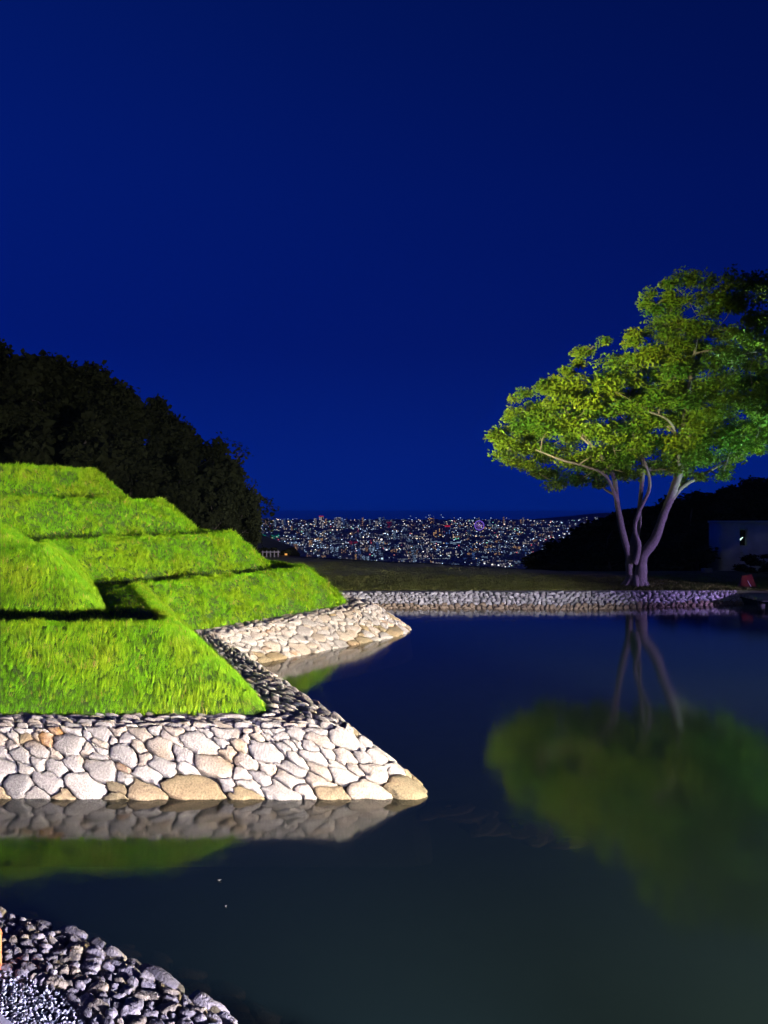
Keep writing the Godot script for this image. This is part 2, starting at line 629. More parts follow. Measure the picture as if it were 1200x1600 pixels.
func camera_and_light() -> void:
	var cam := Camera3D.new()
	cam.name = "camera"
	cam.position = Vector3(0, EYE, 0)
	cam.fov = 67.38
	cam.near = 0.05
	cam.far = 30000.0
	cam.current = true
	add_child(cam)
	# a clear sky after dusk: bluest just above the horizon, a little brighter towards the left where the sun went down
	var sky_image := Image.create(512, 256, false, Image.FORMAT_RGBF)
	var keys := [[-90.0, 0.0003, 0.008, 0.10], [0.0, 0.0004, 0.0140, 0.190], [4.0, 0.0004, 0.0120, 0.185], [12.0, 0.0004, 0.0078, 0.140], [22.0, 0.0004, 0.0078, 0.128], [34.0, 0.0004, 0.0068, 0.096], [90.0, 0.0003, 0.004, 0.055]]
	for y in 256:
		var e := 90.0 - (y + 0.5) / 256.0 * 180.0
		var c := Color()
		for k in keys.size() - 1:
			if e >= keys[k][0] and e <= keys[k + 1][0]:
				var t: float = (e - keys[k][0]) / (keys[k + 1][0] - keys[k][0])
				c = Color(lerpf(keys[k][1], keys[k + 1][1], t), lerpf(keys[k][2], keys[k + 1][2], t), lerpf(keys[k][3], keys[k + 1][3], t))
		for x in 512:
			var az := ((x + 0.5) / 512.0 - 0.5) * TAU
			var f := 1.0 + 0.55 * sin(az) * clampf(e / 34.0 + 0.25, 0.1, 1.0)
			sky_image.set_pixel(x, y, Color(c.r * f, c.g * f, c.b * f))
	var pano := PanoramaSkyMaterial.new()
	pano.panorama = ImageTexture.create_from_image(sky_image)
	var sky := Sky.new()
	sky.sky_material = pano
	var env := Environment.new()
	env.background_mode = Environment.BG_SKY
	env.sky = sky
	env.tonemap_mode = Environment.TONE_MAPPER_LINEAR
	env.tonemap_exposure = 1.0
	env.fog_enabled = true
	env.fog_density = 0.000032
	env.fog_light_color = Color(0.55, 0.7, 1.0)
	env.sdfgi_enabled = true
	env.ssao_enabled = true
	env.ssil_enabled = true
	var we := WorldEnvironment.new()
	we.name = "world"
	we.environment = env
	add_child(we)
	var dim_light := DirectionalLight3D.new()  # added dim light from behind left, over the whole scene
	dim_light.name = "added_dim_light"
	dim_light.light_energy = 0.012
	dim_light.light_color = Color(1.0, 0.94, 0.84)
	dim_light.light_angular_distance = 0.5
	dim_light.shadow_enabled = true
	add_child(dim_light)
	dim_light.look_at_from_position(Vector3(-6, 9, 12), Vector3(0, 0, -12), Vector3.UP)

func unseen_floodlights() -> void:
	var white := Color(1.0, 0.94, 0.86)
	# unseen lamps placed for their effect
	unseen_floodlight("unseen black lamp on the near bank, placed to light the mounds across the water", V(5.6, 0.4, 0.2), 0.42, [[V(-1.0, 1.0, 8.2), 610.0, white, 33.0, 0.85]])
	unseen_floodlight("unseen black lamp on a stake right of view, placed to light the second mound", V(14.0, -0.7, 10.8), 2.1, [[V(-2.8, 1.3, 12.2), 760.0, white, 26.0, 0.8]])
	unseen_floodlight("unseen black lamp on the left of the near bank, placed to light the tree", V(-4.2, 0.4, 2.6), 1.0, [[V(3.2, 4.6, 19.2), 2000.0, Color(1.0, 0.97, 0.66), 16.5, 1.0, 6.2]])
	unseen_floodlight("unseen black lamp on the near bank, placed to light the far bank", V(7.2, 0.4, 0.0), 1.3, [[V(1.8, 0.4, 18.5), 900.0, Color(0.95, 0.92, 0.98), 13.0, 0.95]])
	unseen_floodlight("unseen black lamp hidden behind the mounds, placed to light the left of the tree", V(-4.1, 0.25, 22.2), 0.6, [[V(4.6, 6.0, 20.0), 190.0, Color(1.0, 0.95, 0.72), 24.0, 0.9]])
	unseen_floodlight("unseen violet lamp on a stake right of view, placed to light the trunk and far bank", V(11.6, -0.7, 15.0), 1.45, [[V(6.6, 1.4, 19.6), 75.0, Color(0.76, 0.64, 1.0), 26.0, 0.9]])
	unseen_floodlight("added fill lamp on a stake right of view, brightening the right of the crown", V(12.4, -0.7, 16.0), 1.65, [[V(9.2, 6.6, 20.2), 170.0, Color(0.82, 1.0, 0.84), 44.0, 0.9, 15.0]])  # added fill light for the right side of the crown
	unseen_floodlight("unseen violet lamp on the near bank, placed to light the cobbles", V(1.2, 0.4, 0.9), 0.5, [[V(-1.2, 0.4, 3.0), 60.0, Color(0.86, 0.84, 1.0), 45.0, 0.9]])

func crest(x: float) -> float:
	return 29.5 - 0.85 * x if x < 6.0 else 24.4

func build_setting() -> void:
	var st := start()
	quad(st, V(-40, 0, -6), V(-40, 0, 20.5), V(40, 0, 20.5), V(40, 0, -6))
	tag(put("pond_water", flat_done(st), M.water), "still dark pond mirroring the floodlit walls and tree", "", "", "structure")
	st = start()
	quad(st, V(-41, -0.75, -7), V(-41, -0.75, 21), V(41, -0.75, 21), V(41, -0.75, -7))
	tag(put("pond_bed", flat_done(st), M.bed), "", "", "", "structure")
	# the lawn behind the pond runs to a crest and falls away to the plain
	st = start()
	var xs := []
	for i in 61: xs.append(-42.0 + i * 1.4)
	var rows := [0.0, 0.06, 0.15, 0.3, 0.45, 0.6, 0.75, 0.88, 1.0]
	var last := []
	for r in rows.size() + 4:
		var line := []
		for x in xs:
			var front := 18.55 if x > -30 else 18.55
			var p: Vector3
			if r < rows.size():
				var z := lerpf(front, crest(x), rows[r])
				p = V(x, 0.25 + 0.07 * rows[r] + lump.get_noise_2d(x * 0.9, z * 0.9) * 0.05 * minf(rows[r] * 4.0, 1.0), z)
			else:
				var k := r - rows.size()
				p = V(x * [1.0, 1.1, 1.6, 6.0][k], [-0.5, -4.0, -40.0, -135.0][k], crest(x) + [2.5, 12.0, 120.0, 700.0][k])
			line.append(p)
		if r > 0:
			for i in xs.size() - 1:
				quad(st, last[i], line[i], line[i + 1], last[i + 1])
		last = line
	tag(put("lawn", done(st), M.lawn), "dark unlit lawn stretching behind the pond to a crest", "", "", "structure")
	# city plain
	st = start()
	quad(st, V(-9000, -130, 400), V(-9000, -130, 13300), V(9000, -130, 13300), V(9000, -130, 400))
	tag(put("city_plain_ground", flat_done(st), M.city_ground), "", "", "", "structure")

# ---- the two stepped mounds are one zigzag outline whose terraces step in
var GRASS_LINE := [Vector2(-9, 6.56), Vector2(-0.95, 6.56), Vector2(-2.85, 11.05), Vector2(-0.55, 14.52), Vector2(-3.6, 19.7), Vector2(-14, 21.5)]
var WALL_LINE := [Vector2(-9, 6.27), Vector2(-0.29, 6.27), Vector2(-2.49, 11.05), Vector2(0.05, 14.62), Vector2(-3.1, 20.0), Vector2(-14, 22.2)]
var FOOT_LINE := [Vector2(-9, 5.88), Vector2(0.43, 5.88), Vector2(-1.92, 11.0), Vector2(0.82, 14.25), Vector2(-2.6, 20.4), Vector2(-14, 22.8)]
const SAMPLES := [44, 26, 26, 24, 12]

func build_mounds() -> void:
	var heights := [0.46, 1.12, 1.76, 2.39, 2.98]
	var profile := []   # [inset, height]
	for k in 4:
		var d := k * 1.15
		var h0: float = heights[k] - (0.09 if k > 0 else 0.0)
		var h1: float = heights[k + 1]
		for t in [[0.0, 0.0], [0.12, 0.17], [0.35, 0.43], [0.60, 0.69], [0.82, 0.91], [0.95, 1.0], [1.02, 1.0], [1.10, 0.97], [1.25, 0.935], [1.58, 0.93]]:
			profile.append([d + 0.70 * t[0], lerpf(h0, h1, t[1])])
	var grid := []
	for pr in profile:
		var c: float = pr[0]
		var line := rounded(inset(GRASS_LINE, c), [0, 0.30 + 0.1 * c, 0.25, 0.7 + 0.05 * c, 1.0, 0], SAMPLES)
		var row := PackedVector3Array()
		for p in line:
			var w := V(p.x, pr[1], p.y)
			var n := lump.get_noise_3dv(w * 2.2) * 0.028 + lump.get_noise_3dv(w * 6.0) * 0.012
			var j := row.size()
			var corner := 1.0 - clampf((j - SAMPLES[0] - 8.0) / 9.0, 0.0, 1.0)
			if c > 1.80 and c < 3.0:
				w.y = lerpf(w.y, maxf(w.y, heights[2] - 0.03 + (c - 1.80) * 0.56), corner)
			if c > 0.70 and c < 1.2 and j > SAMPLES[0] + 8 and j < SAMPLES[0] + 8 + SAMPLES[1]:
				w.y += 0.085 * clampf((c - 0.70) / 0.15, 0.0, 1.0)
			row.append(w + Vector3(0, n * (0.6 if c > 0.02 else 0.0), 0))
		grid.append(row)
	var st := start()
	for i in grid.size() - 1:
		for j in grid[i].size() - 1:
			quad(st, grid[i][j], grid[i + 1][j], grid[i + 1][j + 1], grid[i][j + 1])
	# cap
	var flat := PackedVector2Array()
	for p in grid[-1]: flat.append(Vector2(p.x, p.z))
	var idx := Geometry2D.triangulate_polygon(flat)
	for i in range(0, idx.size(), 3):
		tri(st, grid[-1][idx[i]], grid[-1][idx[i + 1]], grid[-1][idx[i + 2]])
	tag(put("terraced_mound_ground", done(st), M.turf), "bright green turf mounds stepped in four terraces beside the pond", "", "", "structure")
	# grass: short blades on the near mound, longer clumps on the mound behind
	var near := [[], []]
	var far := [[], []]
	for i in grid.size() - 1:
		for j in grid[i].size() - 1:
			var a: Vector3 = grid[i][j]
			var b: Vector3 = grid[i][j + 1]
			var c: Vector3 = grid[i + 1][j]
			var d: Vector3 = grid[i + 1][j + 1]
			var mid := (a + b + c + d) * 0.25
			if absf(mid.x) > -mid.z * 0.5 + 1.6 or -mid.z > 19.0: continue
			var nor := (c - a).cross(b - a)
			var area := nor.length()
			nor = nor.normalized()
			var close: bool = j <= SAMPLES[0] + SAMPLES[1] + 10
			var part_of := i % 10
			var on_ledge: bool = part_of >= 7 and i < grid.size() - 4 and not (j < SAMPLES[0] + 14 and profile[i][0] > 1.79)
			var want: float = area * (1900.0 if close else 900.0) * (0.5 if on_ledge else 1.0)
			var count := int(want) + (1 if rng.randf() < want - int(want) else 0)
			for k in count:
				var u := rng.randf()
				var v := rng.randf()
				var p := a.lerp(b, u).lerp(c.lerp(d, u), v)
				var patch := lump.get_noise_3dv(p * 3.0)
				var fine := grit.get_noise_3dv(p * 5.0)
				var up := (Vector3.UP + nor * 0.55 + Vector3(fine, 0, patch) * (0.35 if close else 0.8)).normalized()
				var size := R(0.75, 1.25) * (1.0 + 0.45 * patch) * (1.0 if close else 1.0 + 0.5 * fine) * (0.5 if on_ledge or part_of == 0 and i > 0 else 1.0)
				var g := R(0.8, 1.2) * (1.0 + 0.35 * fine)
				var dry := clampf(patch * 0.9 + 0.25 + R(-0.2, 0.2), 0.0, 1.0)
				if rng.randf() < 0.03: dry = 1.2
				var tint := Color(0.082, 0.225, 0.003).lerp(Color(0.185, 0.275, 0.010), dry) * g
				if rng.randf() < 0.025: tint = Color(0.24, 0.20, 0.06) * g
				var bin_: Array = near if close else far
				bin_[0].append(Transform3D(basis_up(up, R(0, TAU)) * size, p - nor * 0.006))
				bin_[1].append(tint)
	var short := tuft(9, 0.062, 0.0018, 0.024, 0.5)
	var long := tuft(10, 0.066, 0.0030, 0.036, 0.75)
	tag(copies("grass", short, M.blade, near[0], near[1]), "short bright green grass covering the near stepped mound", "grass")
	tag(copies("grass", long, M.blade, far[0], far[1]), "longer tufted bright grass covering the stepped mound behind", "grass")
	# stone walls and cobbled ledges
	var top_plan := rounded(WALL_LINE, [0, 0.10, 0.12, 1.1, 1.0, 0], SAMPLES)
	var foot_plan := rounded(FOOT_LINE, [0, 0.30, 0.15, 1.15, 1.0, 0], SAMPLES)
	var low_plan := rounded(inset(FOOT_LINE, -0.05), [0, 0.35, 0.15, 1.15, 1.0, 0], SAMPLES)
	var in_plan := rounded(GRASS_LINE, [0, 0.30, 0.25, 0.7, 1.0, 0], SAMPLES)
	var h := 0.44
	var turn_c := SAMPLES[0] + 8 + SAMPLES[1] - 1 + 4
	var upto := turn_c + 8 + SAMPLES[2] + SAMPLES[3]
	var parts := [
		["near", 0, turn_c, "pale fitted stone wall of the near mound, its sharp corner pointing right", "band of small cobbles on top of the near stone wall, running back along the turf"],
		["back", turn_c, upto, "pale fitted stone wall under the mound behind, curving round at its right end", "band of small cobbles on top of the curved wall behind"],
	]
	for pt in parts:
		var a := raised(top_plan.slice(pt[1], pt[2] + 1), h)
		var b := raised(foot_plan.slice(pt[1], pt[2] + 1), -0.015)
		var base: Vector3 = b[b.size() / 2]
		var low := raised(low_plan.slice(pt[1], pt[2] + 1), -0.5)
		var wall := thing("stone_wall", pt[3], "wall", base)
		var S := ruled(a, b)
		put("backing", sheet(S, 0.035, base), M.backing, wall)
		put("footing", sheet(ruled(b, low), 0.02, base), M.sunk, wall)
		var first: bool = pt[0] == "near"
		var n := lay_stones(S, wall, {"u0": 3.0 if first else 0.0, "u1": S.len if first else S.len * 0.72, "small": 0.13 if first else 0.14, "large": 0.25 if first else 0.25, "least": 0.35, "greatest": 1.35, "squash": 1.25, "gap": 0.0028, "wander": 0.045, "bulge": 0.030, "tilt": 0.17, "sides": 26, "cut": 0.13, "rough": 0.02, "levels": [[1.0, -0.07], [1.0, -0.008], [0.97, 0.42], [0.90, 0.78], [0.62, 1.0]], "palette": "wall", "most": 300, "called": "stone"})
		var inn := raised(in_plan.slice(pt[1], pt[2] + 1), h + 0.005)
		var ledge := thing("cobble_ledge", pt[4], "cobbles", a[a.size() / 2])
		var P := ruled(inn, a)
		put("mortar_bed", sheet(P, 0.03, ledge.position), M.mortar, ledge)
		var m := lay_stones(P, ledge, {"u0": 3.0 if first else 0.0, "u1": P.len if first else P.len * 0.72, "v0": -0.1, "v1": 0.985, "small": 0.072 if first else 0.10, "large": 0.072 if first else 0.10, "squash": 1.9, "gap": 0.010, "bulge": 0.026, "tilt": 0.3, "uneven": 0.012, "sides": 11, "levels": [[1.0, -0.05], [1.0, 0.0], [0.86, 0.7], [0.5, 1.0]], "palette": "path", "most": 300, "called": "cobble"})
		print(pt[0], " wall stones ", n, " cobbles ", m)
	# stones that lie under water off the sharp corner
	var heap := thing("submerged_stones", "brown flat stones under water just off the sharp wall corner", "stones", V(0.75, -0.1, 6.0))
	loose_stones(heap, 16, V(0.42, -0.07, 5.95), V(1.25, -0.2, 5.6), 0.28, "drowned")

func loose_stones(root: Node3D, count: int, from: Vector3, to: Vector3, spread: float, palette: String) -> void:
	for i in count:
		var st := start()
		var t := (i + 0.5) / count
		var c := from.lerp(to, t) + Vector3(R(-1, 1), 0, R(-1, 1)) * spread * 0.5
		var s := Vector3(R(0.12, 0.26), R(0.012, 0.022), R(0.09, 0.18))
		var turn := Basis(Vector3.UP, R(0, TAU))
		var tone: Color = stone_tone(palette, 0.3)[0]
		var rings := []
		for k in 5:
			var e := lerpf(-1.3, 1.3, k / 4.0)
			var ring := []
			for j in 10:
				var a := TAU * j / 10
				var d := Vector3(cos(a) * cos(e), sin(e), sin(a) * cos(e))
				ring.append(c + turn * (d * s * (1.0 + 0.25 * lump.get_noise_3dv(d * 3.0 + c * 5.0))) - root.position)
			rings.append(ring)
		st.set_color(tone)
		for k in 4:
			for j in 10:
				var n := (j + 1) % 10
				quad(st, rings[k][j], rings[k + 1][j], rings[k + 1][n], rings[k][n])
		for j in range(1, 9):
			tri(st, rings[4][0], rings[4][j], rings[4][j + 1])
		put("stone", done(st), M.granite, root)

func build_far_bank() -> void:
	var top := [Vector2(-9, 18.3), Vector2(-1, 18.4), Vector2(2, 18.5), Vector2(5, 18.55), Vector2(7, 18.65), Vector2(8.62, 18.75)]
	var foot := [Vector2(-9, 17.55), Vector2(-1, 17.55), Vector2(2.2, 17.45), Vector2(4.4, 17.2), Vector2(6.6, 17.75), Vector2(8.6, 18.3)]
	var cuts := [0, 0.6, 0.6, 0.6, 0.6, 0]
	var n := [12, 8, 8, 6, 6]
	var a := raised(rounded(top, cuts, n), 0.26)
	var b := raised(rounded(foot, cuts, n), -0.02)
	var inner := raised(rounded(inset(top, 0.30), cuts, n), 0.272)
	var wall := thing("pebble_bank", "long low bank of small rounded pale stones along the pond's far edge", "stone bank", b[b.size() / 2])
	var S := ruled(a, b)
	put("backing", sheet(S, 0.02, wall.position), M.mortar, wall)
	put("path_edge", sheet(ruled(inner, a), 0.0, wall.position), M.slab, wall)
	var c := lay_stones(S, wall, {"u0": 5.5, "u1": S.len, "small": 0.10, "large": 0.10, "squash": 1.2, "gap": 0.012, "bulge": 0.045, "tilt": 0.35, "uneven": 0.015, "sides": 9, "levels": [[1.0, -0.03], [0.95, 0.35], [0.6, 1.0]], "palette": "far", "most": 0, "knobs": 0.008})
	print("far stones ", c)
	# thin grass on the lawn
	var where := []
	var tints := []
	for i in 26000:
		var x := R(-6.5, 14.0)
		var z := lerpf(18.9, crest(x), pow(rng.randf(), 1.3))
		if absf(x) > z * 0.52 + 1.0: continue
		var g := R(0.6, 1.3) * (1.0 + 0.5 * lump.get_noise_2d(x * 0.8, z * 0.8))
		where.append(Transform3D(Basis(Vector3.UP, R(0, TAU)) * R(0.6, 1.3), V(x, 0.27, z)))
		tints.append(Color(0.085, 0.092, 0.022) * g)
	tag(copies("lawn_grass", tuft(9, 0.07, 0.004, 0.09, 0.8), M.blade, where, tints), "short dark lawn grass behind the pond", "grass")

func build_near_bank() -> void:
	var edge := [Vector2(-6.5, 5.0), Vector2(-3.2, 4.25), Vector2(-1.95, 3.58), Vector2(-1.38, 3.34), Vector2(-0.91, 3.02), Vector2(-0.45, 2.66), Vector2(0.4, 2.2), Vector2(2.4, 1.3), Vector2(6.0, 0.75), Vector2(12.0, 0.6)]
	var inn := [Vector2(-6.7, 4.5), Vector2(-3.4, 3.75), Vector2(-2.1, 3.2), Vector2(-1.5, 3.03), Vector2(-1.18, 2.86), Vector2(-0.80, 2.42), Vector2(0.1, 1.8), Vector2(2.2, 0.9), Vector2(5.9, 0.3), Vector2(12.0, 0.2)]
	var foot := []
	var low := []
	for i in edge.size():
		var d: Vector2 = (edge[i] - inn[i]).normalized()
		foot.append(edge[i] + d * 0.28)
		low.append(edge[i] + d * 0.95)
	var cuts := [0, 0.3, 0.2, 0.15, 0.15, 0.15, 0.2, 0.5, 0.6, 0]
	var n := [6, 6, 6, 6, 6, 6, 6, 6, 6]
	var h := 0.40
	var a := raised(rounded(inn, cuts, n), h + 0.0)
	var b := raised(rounded(edge, cuts, n), h - 0.03)
	var c := raised(rounded(foot, cuts, n), -0.02)
	var d := raised(rounded(low, cuts, n), -0.32)
	var bank := thing("cobble_edge", "band of loose rounded cobbles along the near bank in the lower left", "cobbles", b[b.size() / 3])
	var S := ruled(a, b)
	var T := ruled(b, c)
	var U := ruled(c, d)
	for q in [S, T, U]: q.side = -1.0
	put("mortar_bed", sheet(S, 0.02, bank.position), M.grit, bank)
	put("backing", sheet(T, 0.03, bank.position), M.backing, bank)
	put("footing", sheet(U, 0.04, bank.position), M.backing, bank)
	var k := lay_stones(S, bank, {"u0": 3.2, "u1": 8.6, "small": 0.053, "large": 0.060, "squash": 1.35, "gap": 0.004, "least": 0.5, "greatest": 1.4, "rough": 0.06, "rounds": 1, "bulge": 0.014, "tilt": 0.26, "uneven": 0.008, "sides": 13, "levels": [[1.0, -0.05], [1.0, 0.0], [0.9, 0.55], [0.68, 0.9], [0.35, 1.0]], "palette": "bank", "most": 300, "called": "cobble", "knobs": 0.014})
	lay_stones(T, bank, {"u0": 3.2, "u1": 8.6, "small": 0.12, "large": 0.13, "squash": 1.2, "gap": 0.007, "bulge": 0.04, "sides": 11, "palette": "bank", "most": 0})
	lay_stones(U, bank, {"u0": 4.0, "u1": 8.6, "small": 0.14, "large": 0.16, "squash": 1.3, "gap": 0.012, "bulge": 0.03, "tilt": 0.3, "sides": 11, "palette": "drowned", "most": 40, "called": "submerged_stone"})
	print("bank cobbles ", k)
	# gravel strip and the ground of the near bank
	var st := start()
	for i in a.size() - 1:
		var p := a[i]
		var q := a[i + 1]
		quad(st, Vector3(p.x * 1.2, h - 0.02, 6.0), p - Vector3(0, 0.02, 0), q - Vector3(0, 0.02, 0), Vector3(q.x * 1.2, h - 0.02, 6.0))
	tag(put("gravel_ground", flat_done(st), M.gravel_bed), "", "", "", "structure")
	var where := []
	var tints := []
	for i in 15000:
		var x := R(-2.0, -0.3)
		var z := R(2.2, 3.1)
		var inside := false
		for s in inn.size() - 1:
			if x >= inn[s].x and x < inn[s + 1].x:
				inside = z < lerpf(inn[s].y, inn[s + 1].y, (x - inn[s].x) / (inn[s + 1].x - inn[s].x)) + R(-0.05, 0.03)
		if not inside: continue
		var g := R(0.4, 1.6)
		where.append(Transform3D(Basis(Vector3(R(-1, 1), R(-1, 1), R(-1, 1)).normalized(), R(0, TAU)) * Basis.from_scale(Vector3(R(0.7, 1.5), R(0.4, 0.8), R(0.6, 1.1))), V(x, h - 0.012 + R(0, 0.012), z)))
		tints.append(Color(0.33, 0.33, 0.34) * g)
	st = start()
	var pts := []
	for p in [Vector3(1, 0, 0), Vector3(-1, 0, 0), Vector3(0, 1, 0), Vector3(0, -1, 0), Vector3(0, 0, 1), Vector3(0, 0, -1)]:
		pts.append(p * 0.0085 * R(0.7, 1.2) + Vector3(R(-1, 1), R(-1, 1), R(-1, 1)) * 0.0015)
	for f in [[0, 2, 4], [4, 2, 1], [1, 2, 5], [5, 2, 0], [4, 3, 0], [1, 3, 4], [5, 3, 1], [0, 3, 5]]:
		tri(st, pts[f[0]], pts[f[2]], pts[f[1]])
	tag(copies("gravel", flat_done(st), M.chip, where, tints), "pale angular gravel between the cobbles and the paving slab", "gravel")
	# paving slab in the corner
	var dir := Vector3(0.165, 0, 0.12).normalized()
	var back := Vector3(-dir.z, 0, dir.x)
	var slab := thing("paving_slab", "smooth grey paving slab in the lower left corner", "paving", V(-1.36, h - 0.02, 2.73))
	st = start()
	box(st, Vector3(-0.6, -0.04, 0.0), Vector3(0.6, 0.032, 0.9), Transform3D(Basis(dir, Vector3.UP, back if back.z > 0 else -back), Vector3.ZERO))
	put("slab", flat_done(st), M.slab, slab)
	# orange peg cut by the picture's left edge
	var peg := thing("orange_peg", "small orange peg among the cobbles, at the far left", "peg", V(-1.541, h - 0.02, 3.04))
	st = start()
	tube(st, [Vector3(0, -0.05, 0), Vector3(0, 0.155, 0), Vector3(0, 0.17, 0)], [0.026, 0.026, 0.018], 14)
	box(st, Vector3(-0.012, 0.165, -0.012), Vector3(0.012, 0.178, 0.012))
	put("shaft", done(st), mat(lin(0.65, 0.17, 0.05), 0.5), peg)
	# floating leaves
	for f in [[V(-0.98, 0.004, 4.58), "pale fallen leaf floating on the water before the near wall"], [V(-0.88, 0.004, 4.28), "tiny pale fallen leaf floating nearer to the bank"]]:
		st = start()
		var s := 0.014 if f[0].z < -4.4 else 0.008
		tri(st, Vector3(-s, 0.002, 0), Vector3(0, 0.0, -s * 0.5), Vector3(s, 0.006, 0))
		tri(st, Vector3(-s, 0.002, 0), Vector3(s, 0.006, 0), Vector3(0, 0.0, s * 0.5))
		var o := put("floating_leaf", flat_done(st), mat(lin(0.5, 0.45, 0.36), 0.7), self, f[0])
		tag(o, f[1], "leaf", "fallen leaves on the pond")

# a point on the upright plane in which the tree was measured
func elev(px: float, py: float, dz := 0.0) -> Vector3:
	var z := 20.0
	return V((px - 600.0) * z / 1200.0, EYE - (py - 800.0) * z / 1200.0, z + dz)

func build_hero_tree() -> void:
	var base := V(6.53, 0.2, 20.0)
	var t := thing("broadleaf_tree", "tall broadleaf tree with several stems, its spreading crown lit yellow green", "tree", base)
	var stems := [
		[[[985, 922, 0.0], [984, 895, 0.0], [980, 868, -0.1], [967, 826, -0.25], [957, 786, -0.4], [946, 745, -0.7], [920, 715, -1.0], [890, 690, -1.2]], [0.16, 0.125, 0.11, 0.10, 0.085, 0.07, 0.05, 0.035]],
		[[[990, 922, 0.1], [986, 880, 0.15], [993, 850, 0.2], [1003, 822, 0.3], [1007, 795, 0.4], [1012, 765, 0.5], [1018, 720, 0.7], [1010, 660, 0.9], [1000, 610, 1.0]], [0.15, 0.125, 0.12, 0.10, 0.075, 0.07, 0.06, 0.045, 0.03]],
		[[[998, 922, -0.1], [1000, 890, -0.1], [1003, 868, -0.1], [1019, 842, -0.2], [1029, 808, -0.3], [1040, 780, -0.3], [1054, 740, -0.3], [1060, 700, -0.2], [1072, 640, 0.0], [1085, 570, 0.1], [1095, 500, 0.1]], [0.22, 0.19, 0.17, 0.15, 0.14, 0.13, 0.115, 0.10, 0.08, 0.055, 0.03]],
		[[[988, 880, -0.2], [992, 852, -0.3], [985, 825, -0.35], [990, 800, -0.4], [1003, 760, -0.6], [985, 715, -0.9], [960, 670, -1.1]], [0.10, 0.085, 0.07, 0.06, 0.05, 0.04, 0.03]],
		[[[1029, 808, -0.3], [1062, 765, 0.0], [1110, 740, 0.4], [1160, 715, 0.7], [1215, 690, 0.9]], [0.08, 0.065, 0.05, 0.04, 0.03]],
		[[[957, 786, -0.4], [925, 748, -1.3], [885, 735, -1.8], [850, 727, -2.0], [815, 712, -1.9]], [0.05, 0.042, 0.034, 0.028, 0.02]],
		[[[1054, 740, -0.3], [1030, 690, -1.2], [1005, 668, -1.7], [975, 660, -2.0]], [0.06, 0.045, 0.035, 0.022]],
	]
	var st := start()
	var nodes := []
	for s in stems:
		var pts := []
		for p in s[0]: pts.append(elev(p[0], p[1], p[2]) - base)
		var fine := []
		var radii := []
		for i in pts.size() - 1:
			for k in 4:
				var u := k / 4.0
				var p0: Vector3 = pts[maxi(i - 1, 0)]
				var p3: Vector3 = pts[mini(i + 2, pts.size() - 1)]
				fine.append(pts[i].cubic_interpolate(pts[i + 1], p0, p3, u))
				radii.append(lerpf(s[1][i], s[1][i + 1], u) * (1.0 + 0.08 * sin(i * 2.3 + u * 5.0)))
		fine.append(pts[-1]); radii.append(s[1][-1])
		for i in radii.size(): radii[i] *= 0.80
		tube(st, fine, radii, 12)
		for i in range(maxi(0, fine.size() / 3), fine.size(), 2):
			nodes.append([fine[i], radii[i]])
	# root flare
	for k in 7:
		var a := TAU * k / 7.0
		var o := elev(993, 912) - base
		tube(st, [o + Vector3(cos(a) * 0.12, 0.18, sin(a) * 0.12), o + Vector3(cos(a) * 0.24, 0.02, sin(a) * 0.24), o + Vector3(cos(a) * 0.42, -0.12, sin(a) * 0.42)], [0.11, 0.08, 0.03], 7)
	var outline := PackedVector2Array()
	for p in [[766, 676], [790, 662], [798, 636], [824, 642], [818, 610], [850, 608], [846, 588], [874, 576], [892, 592], [910, 570], [902, 544], [930, 532], [952, 546], [984, 518], [1002, 528], [1030, 514], [1046, 496], [1010, 474], [1010, 448], [1042, 452], [1066, 424], [1090, 450], [1112, 430], [1136, 446], [1160, 430], [1182, 460], [1184, 500], [1205, 520], [1262, 562], [1290, 620], [1272, 676], [1232, 700], [1192, 716], [1150, 728], [1128, 752], [1100, 738], [1062, 764], [1020, 742], [990, 752], [960, 764], [930, 748], [900, 760], [866, 768], [856, 740], [830, 736], [806, 724], [780, 730], [790, 700], [770, 700]]:
		outline.append(Vector2(p[0], p[1]))
	var targets := []
	var tries := 0
	while targets.size() < 330 and tries < 30000:
		tries += 1
		var p := Vector2(R(765, 1292), R(426, 768))
		if not Geometry2D.is_point_in_polygon(p, outline): continue
		var edge := 1e9
		for i in outline.size():
			edge = minf(edge, p.distance_to(Geometry2D.get_closest_point_to_segment(p, outline[i], outline[(i + 1) % outline.size()])))
		if edge < 7.0: continue
		var deep := 2.9 * sqrt(clampf(1.0 - pow(1.0 - minf(edge, 120.0) / 120.0, 2.0), 0.0, 1.0))
		var side := -1.0 if rng.randf() < 0.66 else 1.0
		var dz := deep * side * pow(rng.randf(), 0.45)
		var w := elev(p.x, p.y, dz)
		# hollows: less foliage low in the middle, and where the noise says
		if lump.get_noise_3dv(w * 1.7) < (0.02 if dz < 0 else -0.14): continue
		if p.x > 1010 and p.x < 1100 and p.y > 700 and rng.randf() < 0.25: continue
		var ok := true
		for o in targets:
			if o[0].distance_to(w) < (0.52 if dz < 0 else 0.42):
				ok = false
				break
		if ok: targets.append([w, edge])
	for p in [[1018, 456], [1016, 470], [1034, 452], [1044, 462], [1030, 478], [1066, 434], [1072, 446], [1110, 440], [1150, 440], [1166, 446], [924, 546], [912, 562], [906, 552], [936, 540], [860, 598], [850, 600], [880, 584], [808, 622], [816, 616], [803, 646], [797, 652], [776, 676], [772, 684], [782, 712], [800, 720], [846, 736], [872, 756], [862, 760], [905, 750], [940, 756], [1130, 744], [1100, 746], [1072, 754], [1148, 730], [985, 524], [1010, 520], [995, 532]]:
		targets.append([elev(p[0], p[1], R(-0.5, 0.5)), 12.0])
